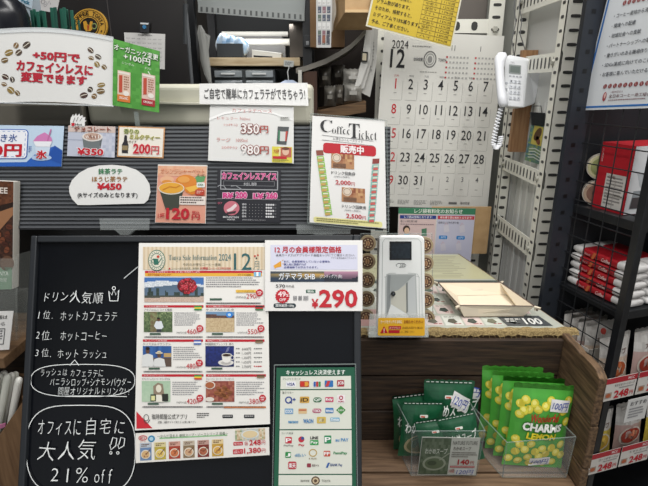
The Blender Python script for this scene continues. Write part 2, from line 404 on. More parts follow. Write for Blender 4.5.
def cell(x0, y0, x1, title, org, pic, price, off, flag, base, right=False):
    fl.rect_(x0, y0, x1, y0 + 2.4, RED); fl.T(org, x0 + 2, y0 + .5, x0 + 24, y0 + 2, '#f0d5d5')
    fl.T(title, x0, y0 + 3.4, x0 + 28, y0 + 5.8, '#444')
    for i, c in enumerate(flag): fl.rect_(x1 - 9, y0 + .6 + i * 1.5, x1 - 1.5, y0 + 2.1 + i * 1.5, c, 4)
    pw = 28.5
    pic(x0, y0 + 6.6, x0 + pw, y0 + 27)
    if price: fl.greek(x0 + pw + 2, y0 + 7.4, x1 - 1, y0 + 21.4, 7, '#8f8e92', fill=.4, rag=.3)
    fl.rect_(x0 + 6, y0 + 28, x0 + 17, y0 + 29.8, '#3f5a4a', 3)
    if price:
        fl.ell(x1 - 3.4, y0 + 23.4, 3.5, 3.5, RED, 4); fl.T(off, x1 - 5.5, y0 + 21.6, x1 - 1.3, y0 + 23.5, '#f4dada', .02, 5); fl.T('OFF', x1 - 5, y0 + 24, x1 - 1.8, y0 + 25.6, '#f4dada', .02, 5)
        fl.T(base, x1 - 27, y0 + 26.6, x1 - 17, y0 + 28.6, '#555'); fl.T(price, x1 - 16.6, y0 + 24, x1 - 7.5, y0 + 29, RED); fl.T('円', x1 - 7, y0 + 26.4, x1 - 4.4, y0 + 29, RED)
    fl.rect_(x0 + .5, y0 + 31.2, x1 - .5, y0 + 32.6, '#a9a6a2', 2); fl.greek(x0 + 2, y0 + 31.5, x1 - 2, y0 + 32.6, 1, '#5b5a5e', 3, .8)
def p_forest(x0, y0, x1, y1):
    fl.pic(x0, y0, x1, y1, 22, 15, lambda u, v: mix('#3f5236' if abs(u - .35) > .12 else '#6b5a42', '#8a9a6c', nz(u, v) * (1 - v * .6)))
    cx = (x0 + x1) / 2 + 1
    fl.poly([(cx - 5, y1 - 6), (cx - 3, y1 - 11), (cx + 2.5, y1 - 11), (cx + 4.5, y1 - 5), (cx + 2.6, y1 - 3), (cx - 2.6, y1 - 3)], '#d5dbe0', 3)
    fl.rect_(cx - 2.4, y1 - 3, cx + 2.4, y1, '#33353c', 3); fl.ell(cx - .4, y1 - 12.6, 1.5, 1.8, '#6b4734', 4); fl.ell(cx - .4, y1 - 13.8, 1.6, 1, '#2b211e', 5)
def p_drying(x0, y0, x1, y1):
    fl.pic(x0, y0, x1, y1, 24, 16, lambda u, v: mix('#b49c78', '#c9b592', nz(u, v)) if v > .3 else (mix('#4a3b38', '#6d4a40', nz(u, v)) if v > .12 + .1 * u else '#6d8fb0'))
    fl.ell(x1 - 5, y0 + 3, 3.4, 3, '#2f7fd0', 3); fl.ell(x1 - 5, y0 + 3, 1.6, 1.4, '#bcd6ee', 4)
def p_hats(x0, y0, x1, y1):
    fl.pic(x0, y0, x1, y1, 20, 14, lambda u, v: mix('#234a86', '#3a66a4', nz(int(u * 9) / 9, .2)) if v < .6 else '#5a4a40')
    for cx, cy, hat in ((x0 + 5, y0 + 4, '#2c2422'), (x0 + 16.5, y0 + 8, '#d8cdb0')):
        fl.poly([(cx - 6, y1), (cx - 5, cy + 5), (cx, cy + 3.4), (cx + 5, cy + 5), (cx + 6.5, y1)], '#d5d7d6', 3); fl.ell(cx, cy + 1, 2, 2.6, '#5e4334', 4); fl.ell(cx, cy - 1.2, 3.8 if hat[1] == 'd' else 2, .9, hat, 5); fl.ell(cx, cy - 2, 2, 1.4, hat, 5)
    fl.rect_(x0 + 21, y0 + 7, x1, y0 + 11, '#b89a66', 3)
def p_cup(x0, y0, x1, y1):
    fl.pic(x0, y0, x1, y1, 16, 12, lambda u, v: mix('#141c4c', '#23337c', .6 * nz(u, v) + .4 * (1 - v)))
    fl.ell(x0 + 20.5, y1 - 4, 7.8, 3, '#d8d6d2', 3); fl.ell(x0 + 20.5, y1 - 3.8, 5, 1.6, '#b9b6b2', 4)
    fl.poly([(x0 + 16.4, y0 + 8.6), (x0 + 26.6, y0 + 8.6), (x0 + 25, y0 + 15), (x0 + 22.6, y0 + 16.4), (x0 + 19.6, y0 + 16.4), (x0 + 17.4, y0 + 15)], '#e4e2dd', 5); fl.ell(x0 + 21.5, y0 + 8.6, 5.1, 1.7, '#d0cec8', 6); fl.ell(x0 + 21.5, y0 + 8.8, 4.2, 1.2, '#36221a', 7); fl.ring(x0 + 27, y0 + 11.4, 1.7, 1.9, .7, '#d8d6d2', 5)
    fl.poly([(x0 + 20, y0 + 6.5), (x0 + 22, y0 + 1.5), (x0 + 24.4, y0 + .6), (x0 + 23, y0 + 5)], '#6c719c', 4)
def p_girl(x0, y0, x1, y1):
    fl.pic(x0, y0, x1, y1, 16, 12, lambda u, v: mix('#9fbba0', '#b6cbb2', nz(u, v) * .4 + v * .6))
    cx = x0 + 17; fl.poly([(cx - 5, y1 - 4), (cx - 5.6, y0 + 5), (cx - 1, y0 + 1.6), (cx + 4, y0 + 3), (cx + 5.4, y0 + 12), (cx + 4, y1 - 4)], '#8d7c6a', 3)
    fl.ell(cx, y0 + 7.4, 2.8, 3.8, '#ddd8c6', 4); fl.poly([(cx - 5, y1), (cx - 3, y1 - 7), (cx + 2.6, y1 - 7), (cx + 5.4, y1)], '#e2dfd2', 5); fl.rect_(x0 + 9, y1 - 7.5, x0 + 14.5, y1 - .8, '#2d3a30', 6); fl.rect_(x0 + 9.8, y1 - 6.2, x0 + 13.6, y1 - 1.6, '#d9d79c', 7); fl.rect_(x0 + 20.6, y1 - 8, x0 + 26.5, y1 - .8, '#2a2c28', 6)
def p_almond(x0, y0, x1, y1):
    fl.pic(x0, y0, x1, y1, 14, 10, lambda u, v: mix('#7f3a34', '#a86a54', nz(u, v)))
    fl.ell(x0 + 4, y0 + 4, 5.4, 4, '#d9d2c8', 3); fl.ell(x0 + 4, y0 + 4, 4.4, 3.1, '#a4603c', 4)
    for dx, dy, r in ((11, 12, 20), (15, 10, -30), (18, 13, 60), (21, 9, 10), (16, 14, -10), (13, 8, 50), (24, 12, -40), (19, 6.5, 30), (20, 15.4, 0)):
        fl.ell(x0 + dx, y0 + dy, 3.1, 2, mix('#7e4a2c', '#a86a40', random.random()), 5, rot=r, n=12); fl.stroke([(x0 + dx - 1.8, y0 + dy), (x0 + dx + 1.8, y0 + dy + .2)], .3, '#5a3018', 6)
    fl.ell(x0 + 4, y1 - 2.5, 4.4, 2.2, '#d9d2c8', 4)
cell(144, 306.6, 203.5, 'ブラジルNo.2 コナモ農園', 'ブラジル連邦共和国', p_forest, '460', '42%', ['#2e8a4a', '#e2c33a', '#2e8a4a'], '790円の品')
cell(206, 306.6, 264.5, 'ケニアAAイエタ', 'ケニア 酸味と香りのバランス', p_drying, '550', '47%', ['#2b2b2b', '#b83232', '#3b7a45'], '1,050円の品')
cell(143, 341, 203, 'クリスタルマウンテン', 'キューバ共和国', p_hats, '480', '52%', ['#3b66b0', '#e6e6ea', '#3b66b0'], '1,000円の品')
cell(205.5, 341, 264.5, '【時間限定ブレンド】 香り', '時間限定ブレンド 業務用コーヒー豆', p_cup, None, '', ['#5a4632', '#8c7458'], '')
cell(142, 375.6, 203.5, 'カフェインレスコーヒーモカシダモG4', '香り高いカフェインレスコーヒー', p_girl, '420', '46%', ['#3a8a48', '#e2c33a', '#c43c34'], '790円の品')
cell(206, 375.6, 266, 'フレーバーコーヒー アーモンド', '香り高いフレーバーコーヒー', p_almond, '380', '46%', ['#5a4632', '#8c7458'], '700円の品')
for i, t in enumerate(('600円', '1,150円', '1,350円', '1,650円', '2,750円')):
    fl.greek(236, 349.6 + i * 4.4, 240, 351.6 + i * 4.4, 1); fl.T(t, 242, 349 + i * 4.4, 251, 352 + i * 4.4, '#5a585a'); fl.greek(254, 349.6 + i * 4.4, 262, 351.6 + i * 4.4, 1, '#777' if i < 4 else RED)
fl.rect_(224, 407, 266, 408.7, '#c87a4a', 3)
fl.poly([(136.5, 412), (136.5, 428.8), (152.5, 428.4)], '#c62a36')
fl.ring(146.5, 418, 2.4, 3, .6, '#444', 3); fl.stroke([(144, 420), (145.5, 423), (148, 423), (150, 420)], .7, '#444', 3)
fl.T('珈琲問屋公式アプリ', 152, 414.5, 187, 419.6, '#3c3a3a', .006); fl.T('店舗・通販サイトで使える お買い物アプリ', 158, 421.2, 196, 423.6, '#3c3a3a')
fl.greek(197, 413.5, 209, 419, 3, '#555', rag=0)
for x in (222.5, 244): fl.rrect(x, 415.2, x + 10.5, 418.6, .7, '#25262a'); fl.greek(x + 1, 416, x + 9.5, 417.8, 1, '#bbb', 3)
tag(fl.build('sale_flyer', LAMI), 'white sale flyer headed 12月 with coffee photos, stuck on the chalkboard', 'flyer')

# ------------------------------------------------------------------ soup strip
sp = Print([(135.5, 433.4), (269, 427.4), (269.6, 455), (135.8, 463)], Plane(P(190, 360, .7945), BL), (136, 432, 270, 463))
sp.sheet('#e3e0da')
sp.ring(143.5, 437, 4, 2.3, .8, '#c23a44'); sp.T('MCC', 141, 435.8, 146, 438.2, '#c23a44', .02); sp.T('スープ', 140.6, 440, 146.4, 441.6, '#c23a44')
sp.ell(152, 438.4, 3.6, 3.6, '#3f86ad'); sp.ell(152, 438.4, 2, 2, '#a9cbdc', 2)
sp.rect_(160, 437.6, 228, 439, '#8fc08c'); sp.T('～からだ温まる 美味スープ・ソースシリーズ 常備～', 158, 434.4, 229, 437.9, '#3b5a40')
for i, (a, b) in enumerate((('#6a86ad', '#cda878'), ('#b8a442', '#dcc06a'), ('#a8402e', '#c8764a'), ('#8a7458', '#c9a27e'), ('#7c2f26', '#a86044'), ('#c49a3e', '#d2a452'))):
    x = 140.5 + i * 14.4
    sp.rect_(x, 442.5, x + 11.4, 460.8, a); sp.rect_(x, 442.5, x + 11.4, 447.4, mix(a, '#eee8dc', .55), 2); sp.greek(x + 1.5, 443.4, x + 10, 446.8, 2, '#6a4a3a', 3); sp.ell(x + 5.7, 454.4, 4.8, 4.8, '#ded6c6', 3); sp.ell(x + 5.7, 454.4, 3.9, 3.9, b, 4); sp.stroke([(x + 6, 454.6), (x + 10.6, 449)], .8, '#6e4a30', 5)
    for k in range(5): sp.ell(x + 5.7 + random.uniform(-2.2, 2.2), 454.4 + random.uniform(-2.2, 2.2), .6, .6, mix(b, '#6b2b1c', .5), 5, n=6)
sp.pic(236, 432.6, 266, 445, 18, 8, lambda u, v: mix(mix('#7f9a74', '#b98a5e', nz(u, .3)), '#d9cdb8', nz(u, v)) if abs(u - .5) > .3 else mix('#d9c9a8', '#a8b6bd', nz(u, v)))
sp.ell(251, 438.6, 9, 5, '#d3d8d6', 3); sp.ell(251, 438.4, 7.4, 4, '#d8c39a', 4)
sp.rrect(234, 446.4, 243.5, 450.4, .8, RED); sp.T('各150g', 235, 447, 242.6, 449.8, '#f3dede'); sp.T('各', 245, 446.2, 249, 450.6, RED); sp.T('248', 250, 445, 261.6, 451, RED, .02); sp.T('円', 262.4, 446.2, 266, 450.8, RED)
sp.rrect(233.5, 454.4, 243.5, 459.8, .8, RED); sp.T('6袋入り', 234.5, 455.2, 242.6, 459, '#f3dede'); sp.T('1,380', 244.6, 453.6, 261.6, 460.6, RED, .02); sp.T('円', 262.4, 455, 266, 459.6, RED)
tag(sp.build('soup_price_strip', LAMI), 'narrow white strip with six soup pictures and 1,380円 below the sale flyer', 'flyer')

# ------------------------------------------------------------------ member price card
pc = Print((265, 240.2, 362.5, 311), Plane(P(190, 360, .7915), BL), (265, 240.2, 362.5, 311))
pc.sheet('#e4e2e0')
pc.rect_(270.5, 245, 357.5, 270, '#cfd0e2')
pc.T('12 月の会員様限定価格', 275, 246.5, 341.5, 253, RED, .03); pc.T('会員カード又はアプリカード画面をレジにてご提示ください。', 276, 254.2, 355, 256.6, '#37343c')
pc.T('アプリ会員登録はこちらから', 331, 257.4, 356, 259, '#55525a')
pc.poly([(273.5, 266), (281, 261), (281.5, 266.8), (276.5, 267.8), (275, 269)], '#d99a2e', 2); pc.stroke([(282, 261), (283.5, 260)], .5, '#d99a2e'); pc.stroke([(282.4, 264), (284, 264)], .5, '#d99a2e')
for i, t in enumerate(('まだ、会員登録をしていないお客様も', '購入前に登録すれば', '会員価格でお求めできます。')): pc.T(t, 284, 260.6 + i * 2.9, (330, 306, 318)[i], 262.8 + i * 2.9, '#343a86', .015)
pc.pic(270.5, 271.6, 358, 282, 44, 8, lambda u, v: mix('#d8a850', '#26364a', min(1, abs(v - .35) * 2.2 + abs(u - .45) * .9)) if u < .62 else (mix('#b98aa0', '#3a2c3c', v * 1.1) if v < .25 + .5 * abs(math.sin(u * 9)) else '#1d2230'))
pc.T('ガテマラ SHB', 279, 273.2, 315, 279.8, '#eef0f2', .015, 4, halo='#26465e', hb=.03); pc.T('(アンティグア) (粉)', 320, 274.8, 342, 279, '#e5e7ea', .0, 4)
pc.T('570', 276, 284.6, 285, 288, INK, .01); pc.T('円の品', 286, 285.2, 294, 287.8, INK)
star = []
for k in range(36):
    a = math.pi * 2 * k / 36; r = 7.4 if k % 2 else 6.5; star.append((282.5 + r * math.cos(a), 296.3 + r * math.sin(a)))
pc.poly(star, RED, 2); pc.T('49', 278, 291.4, 286, 297, '#f2d6d8', .03, 4); pc.T('%', 286, 294, 288.6, 297, '#f2d6d8', .02, 4); pc.T('OFF', 279.4, 298.4, 286, 301.2, '#f2d6d8', .03, 4)
for k in range(15):
    if k not in (4, 9): pc.rect_(293.5 + k, 296, 293.5 + k + random.choice([.4, .65]), 300.6, '#77767a', 2)
pc.rrect(306, 289.8, 315.5, 293.2, .6, '#2f5a48'); pc.T('税込', 307.4, 290.3, 314, 292.8, '#e8eee8', .02)
pc.T('¥', 311.5, 299, 318.5, 308.4, RED, .03); pc.T('290', 319, 289.6, 357.5, 308, RED, .028)
pc.rrect(273.5, 303.4, 296, 308, 2.2, '#22333a'); pc.T('賞味期限 100g', 275.6, 304.2, 294, 307.4, '#e8eaea', .01)
tag(pc.build('price_card', LAMI), 'white member price card reading ¥290 at top right of the chalkboard', 'price card')

# ------------------------------------------------------------------ cashless sign
cs = Print([(276.5, 368), (354.8, 367.4), (356.2, 486.5), (273.8, 486.5)], Plane(P(190, 360, .7945), BL), (275, 368, 355, 487))
cs.sheet('#1f5a42', .003)
cs.T('キャッシュレス決済使えます', 285, 370, 345, 375.2, '#e8efe8', .02)
for a, b in ((376.6, 389.6), (390.8, 430), (431.2, 474.4), (475.6, 486)): cs.rect_(279.5, a, 351, b, '#d9dbd0')
for t, y in (('クレジットカード', 378), ('電子マネー', 392), ('コード決済', 432.8)): cs.T(t, 281.5, y, 281.5 + len(t) * 2.3, y + 2.2, '#4a4d48')
def logo(x, y, w, h, col, t=None, tc='#f2f2f2', rnd=.8):
    if col: cs.rrect(x - w / 2, y - h / 2, x + w / 2, y + h / 2, rnd, col, 2)
    if t: cs.T(t, x - w * .42, y - h * .3, x + w * .42, y + h * .3, tc, .02)
logo(290, 384.5, 10, 5.4, '#e8e9ec', 'VISA', '#25357e'); logo(303.8, 384.5, 9.5, 6.2, '#b8503c'); cs.ell(301.8, 384.5, 2.4, 2.4, '#c23028', 3); cs.ell(305.6, 384.5, 2.4, 2.4, '#d79a3a', 3)
logo(316.5, 384.5, 8, 6.4, '#e0e0e0'); [cs.rrect(313 + i * 2.5, 382, 315.2 + i * 2.5, 387.2, .5, c, 3) for i, c in enumerate(('#2f5ea8', '#b83434', '#3a8a50'))]
logo(328.6, 384.3, 8.6, 6.6, '#2f6fb0'); cs.poly([(325, 387), (327, 381.4), (330, 381.4), (328, 387)], '#c23a3a', 3); logo(340.4, 384, 7.4, 6.6, '#a8343e', 'JCB')
cs.ring(288, 400.6, 3, 3, 1.3, '#26408c'); cs.stroke([(289, 402), (291.4, 404)], 1.3, '#26408c'); cs.T('+', 292, 398.5, 295, 401.5, '#26408c', .05)
logo(304, 400.4, 9.5, 6.4, '#cda048', 'iD', '#4a3a20'); logo(317, 400.6, 8.4, 5, '#3d6a4a', 'QP', '#e6efe6', 2.4); logo(329, 400.4, 8.4, 5.2, '#c2506c', 'Edy'); logo(340.8, 399.6, 8, 8, '#e8dfe2'); cs.ring(340.8, 398.6, 1.6, 1.8, .9, '#b02c48', 3); cs.T('PASMO', 338, 401.6, 343.6, 403, '#b02c48', .02)
logo(288.5, 412, 8.6, 5.6, '#6f9cc0', 'ICOCA'); logo(302.2, 411.8, 8.6, 5.4, '#d6b98c'); cs.rect_(298.4, 410, 306, 411.4, '#c06a4a', 3); logo(316.5, 411.6, 9, 4.4, '#b0526e', 'TOICA', rnd=2); logo(329, 411.4, 8.2, 5.4, '#3a78b4', 'nimoca')
cs.poly([(340.6, 406.6), (345.4, 411), (340.6, 415.4), (335.8, 411)], '#4a8c4a', 2); cs.T('SUGO', 337.6, 410.2, 343.6, 412, '#e2ede0', .02)
cs.T('nanaco', 288, 421.6, 298, 424, '#3a86b8', .03); cs.T('WAON', 303, 419.6, 313, 424.2, '#2f78b4', .03); logo(321, 421, 9, 6.6, '#cdb058', None); logo(321, 421, 5, 3.4, '#e4dcb8'); logo(334.6, 420.4, 9.4, 4, '#86b4cc', 'Suica')
logo(288.6, 441, 6.4, 6.4, '#bf3140', 'P'); cs.T('PayPay', 284, 445.4, 293.6, 447.4, '#5a5a58', .01)
cs.ell(301.2, 440.2, 3, 3, '#bf3140', 2); cs.ell(302.4, 439, 1.6, 1.6, '#35508c', 3); cs.T('Pay', 298.6, 444.6, 304.4, 447.4, '#bf3140', .03)
cs.T('LINE', 310, 437.2, 318, 440, INK, .03); logo(314, 443.4, 8.4, 5, '#3a9a52', 'Pay')
logo(327.4, 440.4, 7, 8, '#2f8a5a', 'P'); cs.T('au PAY', 335, 439, 348, 442.4, '#3a86c0', .02)
logo(288.4, 455.6, 5.6, 5.8, '#2f8a4a', 'J'); cs.T('d払い', 295, 454, 305.6, 457.4, '#3a86b8', .02); cs.ring(312.8, 453.6, 3.6, 3.4, 1, '#b99c5c'); cs.T('K PLUS', 309, 458.4, 316.6, 460, '#8a7a58', .02)
logo(326.6, 454.4, 6.4, 5.6, '#c2503c', 'FP'); cs.T('FamiPay', 333, 452.4, 346.6, 455.8, '#3a8a58', .03)
logo(292.6, 466, 8.2, 7.6, '#b8404a', '楽天', rnd=1.6); logo(309, 466, 4, 4, '#8c3444'); cs.T('楽天ペイ', 312, 464.8, 319, 467.2, '#5a3a40', .02); cs.poly([(325.4, 468.4), (327.6, 463.4), (329.6, 463.4), (327.4, 468.4)], '#2a5aa0', 2); cs.T('BANK Pay', 330, 464.2, 341.6, 467.6, '#2a4a80', .02)
cs.ell(315.5, 481, 4.2, 4.2, '#5f4a38', 2); cs.ell(315.5, 481, 3, 3, '#cbb898', 3); cs.ell(315.5, 481, 1.6, 1.6, '#5f4a38', 4); cs.T('珈琲問屋', 301, 480, 309.6, 482.4, '#5a5a52'); cs.T('TONYA', 321.6, 480, 330, 482.4, '#5a5a52')
r2 = thing('payment_sign', 'green and white cashless payment sign full of small logos on the chalkboard', 'sign', cs.m(315, 487))
cs.build('sign_panel', LAMI, r2)
ac = Print([(272.5, 364.5), (357.5, 364), (359.5, 489), (270.5, 489)], Plane(P(190, 360, .7925), BL))
ac.mb = MB(); q = [ac.m(x, y) for x, y in ((272.5, 364.5), (357.5, 364), (357.5, 489), (272.5, 489))]
er = MB()
for i in range(4): er.tube([q[i], q[(i + 1) % 4]], .0009, 6)
er.build('acrylic_edge', ACRYL_EDGE, r2)
# ------------------------------------------------------------------ ribbed panel in front of the counter case, and the cards on it
GP = Plane(P(195, 178, .935), 15)
def gplane(o): return Plane(GP.p + GP.n * o, n=GP.n)
pm = MB(); y0, y1, nr = 126.5, 229.5, 26
prof = []
for i in range(nr):
    a = y0 + (y1 - y0) * i / nr; h = (y1 - y0) / nr
    prof += [(a, 0), (a + h * .16, .0022), (a + h * .62, .0022), (a + h * .78, 0)]
prof.append((y1, 0))
xa = lambda y: -16; xb = lambda y: 390.5 - (y - 126) * .012
fa = [GP.hit(xa(y), y) + GP.n * o for y, o in prof]; fb = [GP.hit(xb(y), y) + GP.n * o for y, o in prof]
for i in range(len(prof) - 1):
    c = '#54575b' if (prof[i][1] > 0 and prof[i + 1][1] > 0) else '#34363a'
    pm.add([fa[i], fb[i], fb[i + 1], fa[i + 1]], [(3, 2, 1, 0)], c)
bk = [GP.hit(-16, y0) - GP.n * .004, GP.hit(xb(y0), y0) - GP.n * .004, GP.hit(xb(y1), y1) - GP.n * .004, GP.hit(-16, y1) - GP.n * .004]
pm.hexa([p + GP.n * .0038 for p in bk] + bk, '#2a2c30')
tag(pm.build('ribbed_panel', mat_print('ribbed_black_plastic', .45, .4)), 'long dark grey horizontally ribbed panel carrying the price cards', 'panel')

# shaved ice card
ic = Print([(-34, 124.6), (64, 126), (61.5, 166.5), (-36, 166.5)], gplane(.006), (-34, 125, 63, 166.5))
ic.sheet('#b9cde0')
ic.poly([(-34, 163), (28, 162), (40, 150), (54, 146), (63, 150), (63, 166.5), (-34, 166.5)], '#2c5db0')
ic.poly([(48, 158), (55, 145), (63, 150), (63, 164)], '#234f9f', 2)
ic.rrect(-30, 129, 28.5, 159, 4, '#2c5db0', 2); ic.rrect(-29.2, 129.8, 27.7, 158.2, 3.4, '#e6e8ee', 3)
for k in range(11): ic.rect_(-27 + k * 5, 131, -24.4 + k * 5, 131.5, '#6d8fcc', 4); ic.rect_(-27 + k * 5, 156.4, -24.4 + k * 5, 156.9, '#6d8fcc', 4)
for k in range(5): ic.rect_(25.6, 133 + k * 5, 26.1, 135.6 + k * 5, '#6d8fcc', 4)
ic.T('かき氷', -8, 134, 18, 141.8, '#2c4f92', .01, 5, shear=.12); ic.T('500円', -24, 144.4, 22.6, 156.4, RED, .035, 5)
ic.poly([(33.5, 141), (37, 136), (41, 133.6), (44.6, 131.8), (48, 134), (51.6, 137), (52.6, 141)], '#c77bb0', 3); ic.stroke([(48, 141), (50.8, 128.5)], 1.3, '#b86a9c', 4)
ic.poly([(34, 141), (52.6, 141), (50.6, 146.4), (37, 146.4)], '#e3e4ea', 4); ic.poly([(36, 146.4), (51, 146.4), (49.6, 158.4), (37.4, 158.4)], '#c6d4e4', 3); ic.ell(43, 157.6, 10, 3, '#a9bfdc', 3)
ic.T('氷', 38.4, 150.4, 48, 158.6, RED, .04, 6, halo='#e8e6e8'); ic.greek(29.6, 146, 32.4, 152.6, 4, '#4f6cae', 3, rag=0)
tag(ic.build('shaved_ice_card', LAMI), 'blue price card with a pink shaved ice cup at far left of the ribbed panel', 'price card')

# chocolate drink card
cc = Print([(68.5, 125.4), (115.6, 126.6), (114.6, 157.6), (67, 156)], gplane(.005), (68, 126, 115, 157))
cc.sheet('#b7bccb')
cc.rect_(68, 126, 115, 132.4, '#c9b7b0'); cc.rect_(68, 140, 115, 140.6, '#9da4b8'); cc.pic(100, 133, 115, 157, 5, 8, lambda u, v: mix('#a9afc2', '#c3c6d2', nz(u, v)))
cc.T('チョコレート', 74.6, 126.8, 110.6, 131.8, '#8a3f2c', .03, 4, halo='#efe6e2', hb=.02)
cc.poly([(82.6, 138), (102.6, 138), (100.4, 151.6), (85, 151.6)], '#6b7274', 2); cc.ell(92.6, 137, 10.2, 4.6, '#d9d4cf', 3); cc.ell(92.6, 136.6, 8.4, 3.6, '#b79a8c', 4)
for k in range(9): cc.stroke([(86 + k * 1.6, 134.6 + random.uniform(0, 2)), (87.6 + k * 1.4, 137 + random.uniform(0, 2))], .8, random.choice(['#6a3e30', '#e2dad4', '#8b5c4c']), 5)
cc.T('¥350', 78.4, 148.6, 104.4, 155.8, RED, .04, 6, halo='#efe9ea')
tag(cc.build('chocolate_drink_card', LAMI), 'small price card with a chocolate drink photo reading ¥350', 'price card')
ht = Print((70, 113, 87, 127.5), gplane(.0065), (70, 113, 87, 127.5))
pts = [(70.4, 126.6), (70.2, 121), (71, 117.4), (73, 114.4), (73.6, 116.6), (76, 113.4), (76.6, 116.2), (79.4, 113.6), (79.6, 116.4), (82.6, 115), (82.4, 117.6), (85.4, 117), (84.4, 119.6), (86.4, 120.6), (84.6, 122), (84.6, 126.6)]
ht.flat(pts, '#dddddc'); ht.stroke([(73.4, 122.4), (75, 117.6)], .5, '#3a3a3c'); ht.stroke([(76.6, 121.4), (78.4, 117)], .5, '#3a3a3c'); ht.stroke([(80, 121.2), (82, 118)], .5, '#3a3a3c')
ht.rrect(71.6, 123, 74.8, 126, .5, RED, 2); ht.T('Hot', 75.4, 123.4, 82.4, 125.8, INK, .02)
tag(ht.build('splash_shaped_tag', LAMI), 'little white splash-shaped tag standing above the chocolate drink card', 'tag')

# milk tea card
mk = Print([(118.6, 125.8), (165, 127.6), (163.4, 158.4), (117, 156.8)], gplane(.005), (118, 126.5, 164, 158))
mk.sheet('#c08f62'); mk.rect_(119.2, 127.7, 162.8, 156.8, '#e4dfd4')
mk.T('香りの', 124, 129.4, 138.6, 134.2, '#4f6a4a', .01, 4, halo='#cfcf88', hb=.08); mk.T('ミルクティー', 130, 135, 159.6, 139.6, '#7a6e3c', .01, 4, halo='#cfcf88', hb=.08)
mk.poly([(122.8, 154), (122.6, 145.4), (124.2, 142), (124.6, 136), (127, 136), (127.4, 142), (129, 145.4), (128.8, 154)], '#26242a', 3); mk.rect_(123, 146.4, 128.6, 151, '#8a7a58', 4)
mk.T('Rサイズ', 127.6, 140.8, 136.6, 144, '#5a4a3a', .01); mk.T('200', 134, 144, 151, 154.4, RED, .03, 4, halo='#f0c9c4'); mk.T('円', 152, 146, 159.4, 154.2, RED, .02, 4, halo='#f0c9c4')
tag(mk.build('milk_tea_card', LAMI), 'cream price card with brown border and black bottle reading 200円', 'price card')

# oval matcha card
ov = Print((68.6, 164.8, 150.6, 205), gplane(.006), (68.6, 164.8, 150.6, 205))
pts = [(72, 199), (69.4, 193), (69, 187), (72, 180), (79, 173), (88, 168), (99, 165.4), (112, 164.8), (125, 166), (136, 169.6), (144, 175.4), (149.4, 184), (150.4, 192), (148, 200), (144, 203.6), (118, 204.2), (90, 205), (77.6, 205)]
ov.flat(pts, '#e2e2e0')
ov.T('抹茶ラテ', 98.6, 168.6, 122.4, 174.2, '#2f7a4c', .03); ov.T('ほうじ茶ラテ', 92.4, 176.4, 127.6, 181.8, '#9a6a34', .025); ov.T('¥450', 97, 183, 122, 190, RED, .045); ov.T('(Rサイズのみとなります)', 78, 192.4, 137.6, 198.4, INK, .025)
tag(ov.build('oval_latte_card', LAMI), 'white oval card with green and brown lettering reading ¥450', 'price card')

# orange juice poster
og = Print([(158, 164.4), (207.4, 165), (205.6, 223.6), (155, 222.6)], gplane(.005), (156.5, 164.6, 206.5, 223))
og.sheet('#dfdcd6'); og.rect_(157, 166, 206, 222.6, '#dc9c86')
og.pic(157, 166, 206, 176, 16, 4, lambda u, v: mix('#dd9e80', '#e0b394', nz(u, v)))
og.T('オレンジシャーベット', 160, 168.6, 204, 174.4, '#c8643c', .01, 3, halo='#ecc9a8')
og.ell(185.6, 181.6, 10.6, 7, '#d98530', 3); og.ell(183.4, 179.4, 6, 3.2, '#e3a050', 4); og.poly([(194, 178), (198, 174.4), (205.6, 174), (204, 181), (197, 183)], '#5f9a62', 2)
og.poly([(183, 187), (199, 182.6), (203.6, 185), (200, 192), (192, 194.6), (186, 192)], '#d87f2a', 4); og.poly([(185, 187.6), (199, 184), (197, 190), (190, 192)], '#e9b64c', 5)
og.poly([(158.6, 187.6), (184.4, 186.6), (179, 209.4), (166.6, 209.8)], '#3d4238', 4); og.ell(171.4, 188.4, 13.2, 6.2, '#dfd9c8', 5); og.ell(171.4, 188, 12.2, 5.4, '#e0a437', 6); og.stroke([(163, 190), (170, 186.6), (176, 187.6), (180, 185.4)], 1.1, '#c87e1e', 7); og.ell(166.6, 180, 7, 4, '#e2b08c', 3); og.ell(166.6, 182, 5, 2, '#d98e3c', 4)
og.rrect(196.6, 182, 205, 187, 1.5, '#e4e6e0', 6); og.T('IDEA', 198, 183.4, 203.4, 185.4, '#3a6a44', .02, 7); og.rrect(195.4, 189, 204.6, 195, 1.5, '#b8402c', 6); og.greek(197, 190.4, 203.4, 193.8, 2, '#e4b8ae', 7, rag=0)
og.rect_(180, 196, 206, 204.4, '#e6dcd4', 5); og.greek(181, 196.6, 205.4, 204, 3, '#5a4a48', 6)
og.T('1杯', 159.4, 213, 166, 218.6, RED, .01, 6); og.T('120', 167.4, 207.8, 190.6, 219.4, RED, .035, 7); og.T('税込', 193, 210.4, 200.4, 213.4, RED, .02, 6); og.T('円', 193, 214, 200.6, 219.4, RED, .025, 6)
tag(og.build('orange_sorbet_poster', LAMI), 'orange-pink poster with a cup of orange sorbet reading 120円', 'poster')

